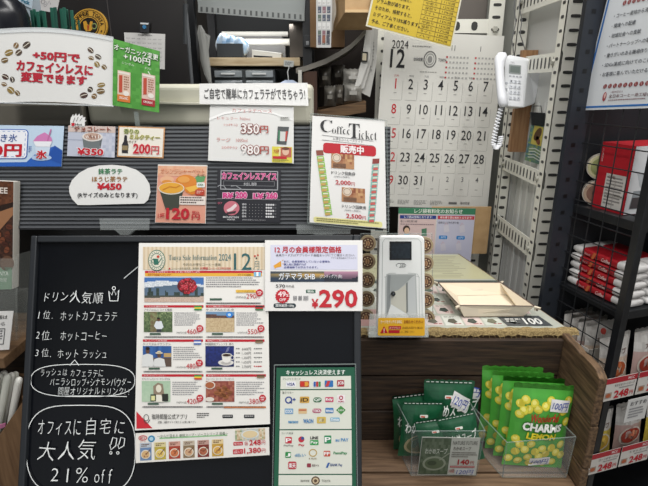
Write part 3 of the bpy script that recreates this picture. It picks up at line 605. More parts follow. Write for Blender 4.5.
# latte banner and price sheet
bn = Print([(199.4, 83.6), (307.4, 82.8), (308.6, 105.8), (199.4, 104)], gplane(.014), (199.4, 83.2, 308, 104.8))
bn.sheet('#dfdfdd'); bn.T('ご自宅で簡単にカフェラテができちゃう!', 204.4, 88.6, 305, 99.4, INK, .015)
tag(bn.build('latte_banner', LAMI), 'white strip banner with one line of black lettering ending in an exclamation mark', 'banner')
ps = Print([(210, 104), (293.6, 106.6), (293.8, 163.4), (208, 160.6)], gplane(.009), (209, 105, 294, 162))
ps.sheet('#dddddb')
ps.T('カフェラテベース', 232, 108.6, 272, 112.4, '#c85a50', -.012); ps.T('レギュラー 500ml', 217, 117, 250, 120.4, '#c85a50', -.015); ps.T('10杯分', 224, 124, 238, 126.6, '#c85a50', -.015)
ps.T('350', 241.6, 124, 259.4, 133.6, '#e6e2e0', .02, 4, halo='#8a3c34', hb=.05); ps.T('円', 260.6, 125.4, 268.4, 132.6, '#a83c30', .02, 6)
ps.T('ラージ', 217, 138.6, 230.6, 142.6, '#c85a50', -.006); ps.T('1000ml', 236.6, 138.8, 247.6, 142.2, '#c85a50', -.015); ps.T('20杯分', 222, 146.6, 238, 149.6, '#c85a50', -.015)
ps.T('980', 241.6, 145.2, 260, 154.6, '#e6e2e0', .02, 4, halo='#8a3c34', hb=.05); ps.T('円', 260.8, 146, 269, 153.8, '#a83c30', .02, 6)
ps.poly([(278, 125.4), (289.4, 125.6), (286.6, 143.4), (277, 143)], '#4c5052', 2); ps.rect_(279, 130.4, 286.8, 140, '#cfd0cc', 3); ps.poly([(278.6, 129.4), (280.6, 129.4), (280, 140), (278.4, 140)], '#3a7a58', 4); ps.poly([(286, 130), (288.2, 130), (286.6, 140), (285.4, 140)], '#b8463c', 4)
ps.rect_(280.6, 115.6, 289.6, 119, '#b9bab6', 2); ps.greek(281, 116, 289, 118.6, 2, '#8a8a86', 3)
ps.rect_(272.4, 145.6, 292.4, 161.6, '#d6cc4c', 2); ps.rect_(280.6, 146.2, 291.6, 156, '#b9604c', 3); ps.rect_(279, 147, 281, 155, '#e4dca4', 3); ps.ell(286, 150.4, 3.4, 3.8, '#dcb49c', 4); ps.ell(286, 147.4, 3.6, 1.5, '#6a3a28', 5); ps.rect_(273.2, 155.4, 287, 158, RED, 4); ps.T('大好評', 274, 148.4, 279.6, 152.6, '#b84a30', .02); ps.greek(273.6, 158.8, 291, 161, 2, '#8a8440', 4)
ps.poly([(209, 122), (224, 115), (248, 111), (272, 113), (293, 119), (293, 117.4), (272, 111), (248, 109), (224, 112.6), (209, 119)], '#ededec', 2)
tag(ps.build('latte_price_sheet', LAMI), 'white price sheet with 350円 and 980円 below the latte banner', 'price sheet')

# decaf ice card
dc = Print([(217.4, 169), (280.8, 170), (280.2, 222.8), (216, 221.6)], gplane(.005), (217, 169.6, 280.6, 222.2))
dc.sheet('#23242b')
dc.frame(220.4, 170.8, 278, 190, .9, '#a9abb0', 2); dc.frame(223.4, 181, 274.6, 186, .5, '#77797e', 2); dc.T('カフェインレスアイス', 222, 173, 276.4, 179.6, '#cf3f86', .04, 5, halo='#e9c6d8', hb=.05)
dc.T('水出し珈琲', 243.6, 182.4, 256.6, 185.8, '#b9babe', .02)
dc.stroke([(217.8, 187), (220, 185.6), (224, 186.4), (227, 190)], .7, '#a9abb0'); dc.stroke([(231, 186.4), (236, 185.8), (240, 188.4), (243, 190)], .7, '#a9abb0')
for x, t in ((223.4, 'R 200'), (253.6, 'L 260')):
    dc.T(t.split()[0] + '¥', x, 193, x + 10.6, 198.6, '#cf3f86', .05, 5, halo='#e9c6d8', hb=.06); dc.T(t.split()[1], x + 12.6, 192, x + 24, 198.6, '#cf3f86', .05, 5, halo='#e9c6d8', hb=.06)
dc.rect_(217, 199, 280.6, 199.6, '#8a8b90', 2); dc.T('07', 218.4, 202.6, 222.8, 204.6, '#c8607a'); dc.ell(232.2, 208.4, 7.8, 7.2, '#c8707e', 2)
dc.poly([(227, 210.4), (231, 208), (236, 203.6), (237.6, 206), (233.6, 210.6), (229, 212.2)], '#e6d6d8', 3); dc.poly([(226.8, 213), (237, 211), (236, 213.6), (228, 214.6)], '#3a2a30', 3)
dc.T('MOUNTAIN', 224, 216.4, 239.6, 218.4, '#c9cacd', .03); dc.T('WATER', 228, 219, 236, 220.6, '#c9cacd', .02)
for i in range(5):
    y = 203.4 + i * 3; dc.T('香味', 242.6, y, 247, y + 2, '#c9cacd', .02)
    for k in range(5): dc.ell(250 + k * 3.1, y + 1, .3, .3, '#b9babd', 3, n=6)
    for k in range(5): dc.ell(267 + k * 2.2, y + 1, 1, 1, '#d9d9dc' if k < 4 - (i % 2) else '#55565c', 3, n=10)
dc.T('(時間の目安をごらんください)', 243, 219, 266, 220.8, '#b9babd')
tag(dc.build('decaf_ice_card', LAMI), 'black card with pink lettering and a pink round emblem on the ribbed panel', 'price card')

# coffee ticket sign in an acrylic stand
TP = gplane(.02)
ct = Print([(312.4, 115.6), (384.6, 120.4), (386.4, 228.6), (309.4, 222.4)], TP, (310, 117, 386, 225))
rt = thing('coffee_ticket_sign', 'white Coffee Ticket sign with two slanted ticket strips in a clear stand', 'sign', ct.m(348, 225))
ct.sheet('#e7e6e4')
ct.T('𝐂', 318.5, 120.4, 331, 132.6, INK, -.01); ct.T('𝐨𝐟𝐟𝐞𝐞', 331, 126, 350, 133.6, INK, -.02); ct.T('𝐓', 348.4, 122.4, 359.6, 136.6, INK, -.005); ct.T('𝐢𝐜𝐤𝐞𝐭', 358.6, 128.4, 377.6, 137.2, INK, -.02)
ct.T('お得なコーヒーチケット', 332, 137.8, 363, 140.6, '#55555a', .0, rot=2.4); ct.stroke([(320.4, 135.8), (374, 138.4)], .4, '#77777a'); ct.stroke([(320.4, 140.6), (374, 143)], .4, '#77777a')
ct.rrect(322, 143.2, 376.6, 153.6, 3, RED); ct.T('販売中', 340, 144.6, 363.6, 152.2, '#f1e6e6', .04)
def strip(xt, yt, xb, yb, w, base, alt, head):
    n = 11
    for i in range(n):
        f0, f1 = i / n, (i + .86) / n; xa, ya, xc, yc = xt + (xb - xt) * f0, yt + (yb - yt) * f0, xt + (xb - xt) * f1, yt + (yb - yt) * f1
        ct.poly([(xa, ya), (xa + w, ya - .8), (xc + w, yc - .8), (xc, yc)], head if i == 0 else base, 2)
        if i: ct.poly([(xa + .8, ya + 3), (xa + w * .8, ya + 2.3), (xa + w * .85, ya + 4.8), (xa + 1, ya + 5.6)], alt, 3); ct.poly([(xa + w * .2, ya + 1), (xa + w * .9, ya + .4), (xa + w * .9, ya + 1.6), (xa + w * .2, ya + 2.2)], '#e4e0cc', 3)
strip(314.6, 151.6, 325.4, 217, 7.2, '#8fbf58', '#c4a45c', '#8a4a3c'); strip(373, 156, 367.4, 220.4, 7, '#7fb8b0', '#c8605c', '#8a3c38')
for x, y, lbl, pr in ((330.6, 153.4, 'ドリンク回数券', '2,000'), (341.6, 186.6, 'ドリンク回数券', '2,500')):
    ct.pic(x, y, x + 23.4, y + 14.6, 10, 6, lambda u, v: mix('#8a4c36', '#c8a070', nz(u, v) if v < .6 else .7)); ct.ell(x + 5.4, y + 4.2, 4.6, 4.4, '#dccdbb', 3); ct.ring(x + 5.4, y + 4.2, 3.4, 3.2, .5, '#9a7a5c', 4)
    for k in range(12): ct.rect_(x + 2 + k * 1.1, y + 9.6, x + 2.6 + k * 1.1, y + 14, '#5a4038', 4)
    ct.T(lbl, x + .4, y + 17.4, x + 24.6, y + 21, '#3c3c40', .01); ct.T('(200円×11枚綴り)', x + 3, y + 22, x + 19, y + 24.2, '#66666a'); ct.T(pr, x + 4.6, y + 26.4, x + 20, y + 31.6, RED, .02); ct.T('円', x + 20.6, y + 27.6, x + 24, y + 31.4, RED)
ct.rrect(314, 218.6, 382, 224.4, 2, '#e2dd9a'); ct.greek(317, 219.6, 380, 223.6, 2, '#8a8450', 3)
ct.build('printed_sheet', LAMI, rt)
eg = MB(); hq = [ct.m(x, y, 4) for x, y in ((308.4, 115.4), (388, 117), (388, 228), (308.4, 226))]
for i in range(4): eg.tube([hq[i], hq[(i + 1) % 4]], .0011, 6)
eg.build('acrylic_frame', ACRYL_EDGE, rt)

# clear sign clips on the panel's lower edge
def clip(name, x0, y0, x1, y1, label):
    mb = MB(); pl = gplane(.012); pl2 = gplane(.004)
    def slab(a, b, c, d, th=.002): 
        q = [pl.hit(a, b), pl.hit(c, b), pl.hit(c, d), pl.hit(a, d)]; mb.prism(q, -GP.n * th)
    slab(x0, y0, x1, y0 + 4.6); slab(x0 + .6, y0 + 5.2, x1 - .6, y1 - 5)
    cx = (x0 + x1) / 2
    q = [pl.hit(cx - 11, y1 - 6), pl.hit(cx + 11, y1 - 6), pl.hit(cx + 4, y1), pl.hit(cx - 4, y1)]; mb.prism(q, -GP.n * .010)
    mb.tube([pl.hit(x0, y0 + 5), pl.hit(x1, y0 + 5)], .0014, 6)
    tag(mb.build(name, mat_clear('clip_plastic', .13, '#cfd6d6', .15)), label, 'clip')
clip('sign_clip', 99.5, 218.4, 149.6, 235, 'clear plastic sign clip hanging below the oval latte card')
clip('sign_clip', 296.4, 224.4, 351, 239, 'clear plastic sign clip below the Coffee Ticket sign')

# counter case behind the panel and chalkboard
k = MB(); top = PY(195, 127, .985).z - .004
k.box(-1.0, .03, .985, 1.36, 0.0, top); k.build('x', BLACK)
cc_ = bpy.data.objects['x']; cc_.name = 'counter_case'; tag(cc_, 'black counter case behind the ribbed panel', 'counter')
# cream machine housing on it
hm = MB(); prof = []
a, b = PY(84, 95, 1.06), PY(312, 95, 1.06); zt, zb = PY(200, 84, 1.06).z, top
for t in range(7):
    q = t / 6 * math.pi / 2; prof.append((1.06 - .02 + .02 * (1 - math.sin(q)) - .0, zb + (zt - zb) * (.55 + .45 * math.sin(q)) if False else zb + (zt - zb) * t / 6))
hm.box(a.x, b.x, 1.062, 1.24, zb, zt)
rh = thing('cream_machine_housing', 'cream plastic machine housing behind the latte banner', 'machine', ((a.x + b.x) / 2, 1.15, zb))
hm.build('housing_body', CREAM, rh, bevel=.012, seg=4)
lm = MB(); c0 = PY(150, 100, 1.052); c1 = PY(205, 100, 1.052)
ring1 = []; 
for i in range(13):
    x = 118 + (311 - 118) * i / 12; sag = 5.5 * (1 - ((x - 200) / 100) ** 2 if abs(x - 200) < 100 else 0)
    ring1.append([PY(x, 97 + sag, 1.05), PY(x, 99.5 + sag, 1.05), PY(x, 99.5 + sag, 1.062), PY(x, 97 + sag, 1.062)])
lm.loft(ring1); lm.build('curved_lip', CREAM, rh, bevel=.001)
bm2 = MB(); a = PY(-40, 110, 1.05); b = PY(82, 110, 1.05); bm2.box(a.x, b.x, 1.05, 1.25, top, PY(0, 104, 1.05).z)  # shaded left end of the housing, its shade put into the colour
tag(bm2.build('shaded_housing_end', mat('shaded_housing_plastic', '#58554e', .35, noise=1, nscale=5, col2='#6d695f'), bevel=.004), 'darker shaded left end of the cream housing behind the 50円 card', 'box')

# ------------------------------------------------------------------ +50 yen card and organic card, standing on top
CPn = Plane(P(75, 75, .93), 10)
c5 = Print([(-6, 31), (113.6, 38.4), (114, 106.6), (-8, 103)], CPn, (-6, 33, 114, 105))
r5 = thing('decaf_notice', 'white card with red lettering +50円 and coffee beans at the corners', 'sign', c5.m(50, 105))
pts = [(-6, 33)] + [(x, 33 - 5 * math.sin((x + 6) / 120 * math.pi) + .0 * x) for x in range(4, 114, 10)] + [(114, 33), (114, 105)] + [(x, 105 - 3 * math.sin((x + 6) / 120 * math.pi)) for x in range(104, -6, -10)] + [(-6, 105)]
c5.flat(pts, '#dadad8')
c5.T('+50円で', 34, 51, 80, 59.6, '#b02838', .05, rot=1.5); c5.T('カフェインレスに', 18, 62, 93, 71.6, '#b02838', .05, rot=1.5); c5.T('変更できます', 22.6, 73, 87, 82.6, '#b02838', .05, rot=1.5)
def bean(x, y, rx, ry, rot, col):
    c5.ell(x, y, rx, ry, col, 2, rot); r = math.radians(rot)
    c5.stroke([(x - rx * .9 * math.cos(r), y - rx * .9 * math.sin(r)), (x + .5, y - .5), (x + rx * .9 * math.cos(r), y + rx * .9 * math.sin(r))], .7, '#d8d2c4', 3)
for b_ in ((16.6, 46, 3, 2.6, -60, '#7b6040'), (27, 45, 4.4, 3, -40, '#4a3f38'), (9.6, 53.6, 4.4, 3, -25, '#8a7340'), (19.4, 53, 3.6, 2.8, -40, '#55473c'), (5.6, 61.4, 3.6, 2.6, -20, '#6f5836'),
           (91, 46.6, 3.4, 2.4, 40, '#55443a'), (91.6, 54.6, 2.8, 2, 20, '#7b6040'), (98.6, 53, 3.4, 2.4, 30, '#4a3f38'), (97.4, 61, 3.2, 2.6, 60, '#8a7340'), (104.6, 63.4, 2.8, 2.4, 40, '#6f5836'),
           (6.6, 78, 3.6, 2.6, 25, '#4a3530'), (13.6, 80.4, 3, 2.4, 70, '#3f3532'), (5.6, 85.6, 2.8, 2, 10, '#7b6040'), (12.4, 91.4, 4, 3.2, 40, '#8a7340'), (19, 94, 3, 2.2, 50, '#6f5836'),
           (90.6, 87.6, 2.6, 3, 30, '#4a3f38'), (84.4, 94, 4, 3, -20, '#4a3530'), (101.6, 82.4, 4, 2.4, -15, '#8a7340'), (101, 89, 4.2, 3, -10, '#6f5836'), (94.6, 94.6, 2.6, 3, 30, '#7b6040')): bean(*b_)
c5.build('printed_card', LAMI, r5)
ed = MB(); tp = [c5.m(x, 31.5 - 5 * math.sin((x + 6) / 120 * math.pi), 5) for x in range(-6, 115, 8)]
bt = [c5.m(x, 36 - 5 * math.sin((x + 6) / 120 * math.pi), 5) for x in range(-6, 115, 8)]
for i in range(len(tp) - 1): ed.prism([tp[i], tp[i + 1], bt[i + 1], bt[i]], CPn.n * -.0015)
ft = [c5.m(x, 104.5, 6) for x in (-6, 114)]; ed.tube(ft, .0016, 6)
ed.build('clear_sleeve_edge', mat_clear('sleeve_film', .4, '#e6eaec', .1), r5)
OP = Plane(P(137, 75, .922), 10, -6)
gr = Print([(113.4, 38.8), (159.6, 51.2), (159, 112.6), (112.6, 105.4)], OP, (113, 40, 159.5, 107))
gr.sheet('#4f9440')
gr.pic(113, 40, 159.5, 107, 12, 18, lambda u, v: mix('#4a8f3c', '#5fa44c', nz(u, v)), 1)
gr.T('オーガニック変更', 114.4, 44.4, 158.6, 50.6, '#e9f0e4', .02, 4, halo='#2f6428', hb=.05); gr.T('+100円', 124, 51.4, 150.6, 58, '#e9f0e4', .02, 4, halo='#2f6428', hb=.05)
gr.T('シングル', 122, 60.4, 134.6, 62.8, '#dfe8d8'); gr.T('ダブル', 145, 60.4, 151.6, 62.8, '#dfe8d8'); gr.stroke([(148.4, 64.6), (150.4, 67.6)], 1, '#dfe8d8')
for x, w, c1, c2, y in ((118, 13, '#dcc3b0', '#d07a3c', 70), (142.4, 13.4, '#d8bcb0', '#a82c38', 67.6)):
    gr.rect_(x, y, x + w, 100, c1, 3); gr.rect_(x, 94.6, x + w, 101.6, c2, 4); gr.rect_(x + .8, y + 1, x + w - .8, y + 3, '#e6ded4', 4)
    gr.poly([(x + 1.6, y + 5), (x + 5, y + 4.4), (x + 5, y + 22), (x + 1.6, y + 22.6)], '#b8503c', 4); gr.greek(x + 6.4, y + 5, x + w - 1, y + 20, 6, '#a0705c', 4); gr.ell(x + w - 4, y + 22.6, 3, 2.6, '#e6e0d8', 5); gr.T('ORGANIC', x + 2, 96.4, x + w - 2, 99, '#f0e4dc', .02, 5)
rg = thing('organic_coffee_card', 'bright green card reading +100円 beside the white 50円 card', 'sign', (gr.m(136, 106).x, .99, top))
gr.build('printed_card', LAMI, rg)
fb = MB(); q = gr.m(136, 110); fb.box(q.x - .01, q.x + .01, q.y + .002, 1.02, top, top + .004); fb.box(q.x - .004, q.x + .004, q.y + .002, q.y + .005, top, q.z)
fb.build('acrylic_foot', ACRYL_EDGE, rg)
# ------------------------------------------------------------------ sales counter with newspaper and burlap
CZ = .985; CF = 1.05
cxy = [(.035, CF), (.588, CF), (.60, 1.03), (.555, 1.20), (.47, 1.62), (.035, 1.62)]
cxy = [(.035, CF), (.60, CF), (.475, 1.62), (.035, 1.62)]
rc = thing('sales_counter', 'low sales counter whose top is covered with printed paper under clear film', 'counter', (.3, 1.33, 0))
cm = MB(); cm.box(.06, .46, 1.12, 1.60, 0, CZ - .03); cm.build('counter_body', WOOD_DARK, rc)
cm = MB(); cm.prism([Vector((x, y, CZ - .03)) for x, y in cxy], (0, 0, .029)); cm.build('counter_top', WOOD_FLOOR, rc)
QZ = Plane((0, 0, CZ), n=(0, 0, 1))
np_ = Print(plane=QZ, mapf=lambda u, v, l: Vector((.045 + u * .55 - .0 , 1.615 - v * .555, CZ + l * .0004)), rect=(0, 0, 100, 100))
def rx(v): return (.475 + (.60 - .475) * v - .045) / .55 * 100 - 1
np_.poly([(0, 0), (rx(0), 0), (rx(1), 100), (0, 100)], '#aeb1a6', 0)
np_.poly([(8, 2), (rx(.02), 2), (rx(.42), 42), (8, 42)], '#b9b795', 1)
for i in range(14):
    np_.rect_(20 + random.uniform(0, 40), 5 + i * 2.6, 66 + random.uniform(0, 10), 5.7 + i * 2.6, '#96967e', 2)
np_.poly([(14, 44), (rx(.44), 44), (rx(.48), 48), (14, 48)], '#3f4c48', 1)
for r in range(4):
    y = 52 + r * 11.6
    for c in range(9):
        x = 16 + c * 9 + r * 1.2
        if x + 8 > rx((y + 10) / 100): continue
        np_.rect_(x, y, x + 8.2, y + 9.6, random.choice(['#c4c7be', '#bcc0b6', '#cdcec6', '#c9b9b4']), 1)
        np_.poly([(x + 1.4, y + 6.4), (x + 2.6, y + 3.4), (x + 5, y + 3.2), (x + 6, y + 6.4), (x + 4, y + 8)], random.choice(['#4a5a4c', '#5d5b50', '#3c4440', '#6a6a5a']), 2)
        np_.greek(x + .8, y + .8, x + 7.4, y + 2.4, 2, '#85887f', 2); np_.greek(x + 4, y + 7.6, x + 7.6, y + 9, 1, '#9a5a58', 2)
np_.poly([(72, 87), (92, 87), (94.4, 97), (74, 97)], '#4b4e50', 2); np_.T('100', 83, 89.4, 91, 95.6, '#d7d8d4', .03, 3, shear=0); np_.greek(75, 90, 82, 94, 2, '#d0d0cc', 3, rag=0)
np_.poly([(8, 80), (17, 80), (17, 97), (8, 97)], '#b5928e', 1)
np_.build('printed_paper_cover', mat_print('paper_under_film', .2, .5), rc)
# burlap runner along the front edge
bu = MB(); N = 90; top_, mid_, low_ = [], [], []
for i in range(N + 1):
    x = .04 + (.612 - .04) * i / N; w = .004 * math.sin(i * .9) + .004 * math.sin(i * .37 + 1) + random.uniform(-.002, .002)
    top_.append((x, CF + .014 + .5 * w, CZ + .0030)); mid_.append((x, CF - .004, CZ + .002)); low_.append((x, CF - .008 + random.uniform(-.001, .001), CZ - .004 - .7 * abs(w) - random.uniform(0, .002)))
for i in range(N):
    bu.add([top_[i], top_[i + 1], mid_[i + 1], mid_[i]], [(3, 2, 1, 0)]); bu.add([mid_[i], mid_[i + 1], low_[i + 1], low_[i]], [(3, 2, 1, 0)])
for i in range(0, N, 2):
    p = Vector(low_[i]); bu.tube([p, p + Vector((random.uniform(-.004, .004), -.002, -random.uniform(.003, .007)))], .0005, 4)
tag(bu.build('burlap_runner', BURLAP), 'frayed tan burlap strip along the front edge of the sales counter', 'cloth')

# cream tray
TC = [PZ(x, y, CZ + .001) for x, y in ((449, 297), (529, 297), (543, 317), (461, 317))]
tc = sum(TC, Vector()) / 4
rt_ = thing('coin_tray', 'shallow cream folded tray with dark rim lying on the paper covered counter', 'tray', (tc.x, tc.y, CZ + .001))
tb = MB()
bot = [PZ(x, y, CZ + .004) for x, y in ((456, 296), (507, 295), (524, 315.6), (464, 316.5))]
rim = [PZ(x, y, CZ + .034) for x, y in ((438, 282.6), (500.6, 282.6), (534.6, 306.4), (459, 305.6))]
ctr = sum(rim, Vector()) / 4
rin = [r.lerp(ctr, .035) for r in rim]
for i in range(4):
    j = (i + 1) % 4
    tb.add([bot[i], bot[j], rim[j], rim[i]], [(0, 1, 2, 3)], '#d2c8b4'); tb.add([bot[i].lerp(ctr, .03) + Vector((0, 0, .001)), bot[j].lerp(ctr, .03) + Vector((0, 0, .001)), rin[j], rin[i]], [(3, 2, 1, 0)], '#dccfb8'); tb.add([rim[i], rim[j], rin[j], rin[i]], [(0, 1, 2, 3)], '#b9ab98')
tb.add([b + Vector((0, 0, -.002)) for b in bot], [(0, 1, 2, 3)], '#c9bda6'); tb.add([b + Vector((0, 0, .001)) for b in bot], [(3, 2, 1, 0)], '#e0d4be')
tb.build('tray_body', mat_print('cream_leather', .6, .3), rt_)
rm = MB()
for i in range(4): rm.tube([rim[i] + Vector((0, 0, .001)), rim[(i + 1) % 4] + Vector((0, 0, .001))], .0011, 6)
rm.build('dark_rim', mat('tray_rim', '#57413c', .5), rt_)
for i in range(4):
    a = rim[i]; o = (a - ctr).normalized()
    e = MB(); e.loft([[a + o * .0 + Vector((0, 0, -.012)), a + o.cross(Vector((0, 0, 1))) * .004, a + Vector((0, 0, .002)), a - o.cross(Vector((0, 0, 1))) * .004], [a + o * .014 + Vector((0, 0, -.006)), a + o * .014 + o.cross(Vector((0, 0, 1))) * .003, a + o * .015 + Vector((0, 0, .001)), a + o * .014 - o.cross(Vector((0, 0, 1))) * .003]])
    e.build('corner_fold', mat('tray_fold', '#d3c8b2', .6), rt_)
    sd = MB(); sd.disc(a + o * .004 + Vector((0, -.006, -.006)), (0, -1, .3), .003, .0024, 10, '#4a4040', .0012); sd.build('snap_stud', mat('snap_metal', '#6c5d52', .4, .6), rt_)

# payment terminal in its clear holder, capsule columns behind
KP = Plane(P(402, 333, 1.135), 13)
kp = lambda x, y, o=0: KP.hit(x, y) + KP.n * o
base = kp(402, 333)
rk = thing('payment_terminal', 'white payment terminal with black screen and code scanner opening', 'terminal', (base.x, base.y, CZ))
bo = MB()
pts = []
x0, y0, x1, y1, r = 379, 236, 424.6, 334, 4.5
for cx, cy, a0 in ((x1 - r, y0 + r, -90), (x1 + 1 - r * .5, y1 - 2, 0), (x0 - 2 + r * .5, y1 - 2, 90), (x0 + r, y0 + r, 180)):
    for q in range(5):
        a = math.radians(a0 + q * 22.5); rr = r if cy < 300 else 2
        pts.append(kp(cx + rr * math.cos(a), cy + rr * math.sin(a)))
bo.prism(pts[::-1], KP.n * -.035); bo.build('terminal_body', mat('terminal_white', '#eef0ee', .35), rk, bevel=.003, seg=3)
tpz = Print((370, 230, 432, 340), KP, eps=.0005)
def trim(pr, pts, w, col, l): pr.stroke(pts, w, col, l)
tpz.stroke([(381.6, 331), (382.6, 242), (385, 238.6), (418, 238.6), (421, 242), (422.4, 331)], .5, '#aeb4b2', 1)
tpz.stroke([(384, 276.6), (392, 274.6), (413, 274.6), (419.6, 276.6)], .4, '#b4b8b6', 1)
tpz.stroke([(397, 266), (396, 264.4), (398, 263), (404, 263), (406, 264.6), (405, 266.4), (399, 266.8)], .6, '#5a5d5f', 1)
for i in range(3): tpz.stroke([(400.4 + i * 1.6, 263.8 - .2 * i), (401.2 + i * 1.6, 265.2), (400.4 + i * 1.6, 266.4 + .2 * i)], .5, '#5a5d5f', 2)
tpz.stroke([(385.6, 330), (385.6, 277), (387, 273.6), (390, 272.8), (396, 272.6)], .5, '#b2b7b5', 1); tpz.stroke([(419.4, 330), (419, 277), (417.4, 273.6), (414, 272.8), (408, 272.6)], .5, '#b2b7b5', 1)
tpz.build('body_seams', PLAST, rk)
sc_ = Print((389.6, 241.4, 411.6, 260), Plane(KP.p + KP.n * .0008, n=KP.n)); sc_.sheet('#17191b', .0006); sc_.rect_(391.4, 243.4, 410, 258.4, '#101820', 1); sc_.pic(391.4, 243.4, 410, 258.4, 8, 6, lambda u, v: mix('#121a22', '#263038', nz(u, v) * .6 + .4 * u), 2)
sc_.build('screen', mat_print('screen_glass', .15, .5), rk)
rs = Print((384, 270, 422, 332), Plane(KP.p + KP.n * .0006, n=KP.n)); rs.mb = MB()
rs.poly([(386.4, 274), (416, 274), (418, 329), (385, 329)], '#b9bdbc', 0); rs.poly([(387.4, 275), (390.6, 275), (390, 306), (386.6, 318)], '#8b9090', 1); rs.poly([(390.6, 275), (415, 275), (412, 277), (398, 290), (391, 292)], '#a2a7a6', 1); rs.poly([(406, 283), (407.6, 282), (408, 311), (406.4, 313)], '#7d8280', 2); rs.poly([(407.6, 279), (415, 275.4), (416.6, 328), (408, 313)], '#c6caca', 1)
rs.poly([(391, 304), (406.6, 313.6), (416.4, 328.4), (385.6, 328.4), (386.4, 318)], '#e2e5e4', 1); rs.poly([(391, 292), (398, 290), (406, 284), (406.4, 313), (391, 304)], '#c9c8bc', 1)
rs.build('scanner_recess', PLAST, rk)
ln = MB(); ln.disc(kp(393, 293.4, .001), KP.n, .0055, .005, 20, '#1b1c1e', .006); ln.disc(kp(393, 293.4, .0072), KP.n, .003, .002, 16, '#33363a', .001); ln.build('scanner_lens', mat_print('lens', .2, .5), rk)
rh_ = thing('terminal_holder', 'clear acrylic holder with yellow warning label under the white terminal', 'holder', (base.x, base.y - .02, CZ))
hp = Plane(KP.p + KP.n * .012, n=KP.n)
ha = MB(); q = [hp.hit(x, y) for x, y in ((369.6, 314), (428, 314), (428.6, 336.6), (368.6, 336.6))]; ha.prism(q, KP.n * -.003)
q = [hp.hit(x, y) for x, y in ((368.6, 334), (428.6, 334), (428.6, 337.4), (368.6, 337.4))]; ha.prism(q, KP.n * -.052); ha.build('acrylic_tray', mat_clear('holder_acrylic', .28, '#d9dedb', .1), rh_)
yl = Print((377.8, 318, 424.8, 335.8), Plane(hp.p + KP.n * .001, n=KP.n)); yl.flat([(379, 318), (424, 318), (424.8, 319), (424.8, 334.6), (424, 335.8), (378.6, 335.6), (377.8, 334.6), (378.2, 319)], '#dda92c', .0008)
yl.T('カードをタッチする時に', 380.4, 320, 402, 323.4, '#f0e9d0', .02); yl.T('お知らせください!', 404, 320, 423, 323.4, '#8a4420', .02); yl.poly([(380.2, 333), (384, 326), (387.8, 333)], '#b0202a', 2); yl.rect_(383.6, 328.2, 384.4, 331, '#e8d9c0', 3); yl.rect_(383.6, 331.5, 384.4, 332.4, '#e8d9c0', 3)
yl.rect_(388.6, 326, 401, 329.2, '#b0202a', 2); yl.T('かざさない', 389.4, 326.4, 400, 328.8, '#eedcc6', .0, 4); yl.T('お読み取り後は', 402.4, 326.4, 422.6, 328.8, '#6a4a1e'); yl.rect_(388.6, 330, 399.6, 333, '#b0202a', 2); yl.T('よくご確認ください', 400.6, 330.4, 414, 332.8, '#6a4a1e')
yl.build('warning_label', PAPER, rh_)
CPp = Plane(P(398, 285, 1.235), 13)
rp = thing('clear_display_panel', 'clear acrylic panel standing behind the white terminal', 'panel', (CPp.hit(398, 335).x, CPp.hit(398, 335).y + .01, CZ))
ap = MB(); q = [CPp.hit(x, y) for x, y in ((360.6, 233.6), (432, 233.6), (433, 327), (359, 327))]; ap.prism(q, CPp.n * -.003); ap.build('acrylic_sheet', ACRYL, rp)
ae = MB()
for i in range(4): ae.tube([q[i], q[(i + 1) % 4]], .0014, 6)
ae.build('acrylic_edges', ACRYL_EDGE, rp)
ords = ('topmost', 'second', 'middle', 'fourth', 'lowest')
for side, xs, ys in (('left', (367.6, 367.2, 366.8, 366.4, 365.8), (243, 261, 279.6, 298.4, 316.6)), ('right', (424.6, 425, 425.4, 425.8, 426.2), (245, 263, 281, 299.6, 317.6))):
    for i in range(5):
        c = CPp.hit(xs[i], ys[i]) + CPp.n * .002; R_ = 8.2 * 1.235 / F
        o = thing('coffee_capsule', 'round tan and brown coffee capsule, %s in the column %s of the terminal' % (ords[i], side), 'capsule', c, 'coffee capsules behind the terminal')
        m_ = MB(); m_.disc(c, CPp.n, R_ * .86, R_ * .86, 28, '#75664e', .004); m_.disc(c + CPp.n * .004, CPp.n, R_, R_ * .96, 28, '#9c8c6e', .003); m_.build('capsule_rim', PLAST, o)
        m_ = MB(); m_.disc(c + CPp.n * .0072, CPp.n, R_ * .72, R_ * .7, 24, '#57392a', .0012)
        m_.build('brown_lid', PLAST, o)
        pr = Print((-1, -1, 1, 1), Plane(c, n=CPp.n), rect=(-1, -1, 1, 1), mapf=lambda u, v, l, c=c: c + Vector((1, 0, 0)) * (u - .5) * 2 * R_ * .7 + (Vector((1, 0, 0)).cross(CPp.n)) * (v - .5) * -2 * R_ * .7 + CPp.n * (.0086 + l * .0003))
        for k in range(8):
            a = k * math.pi / 4; pr.ell(.68 * math.cos(a), .68 * math.sin(a), .16, .1, '#c9b593', 1, math.degrees(a) + 90, 8)
        pr.poly([(-.3, -.45), (.25, -.4), (.35, .1), (.1, .5), (-.28, .42), (-.4, 0)], '#a88462', 1); pr.stroke([(-.1, -.4), (.05, 0), (-.08, .42)], .1, '#5a3a28', 2)
        pr.build('printed_emblem', PAPER, o)

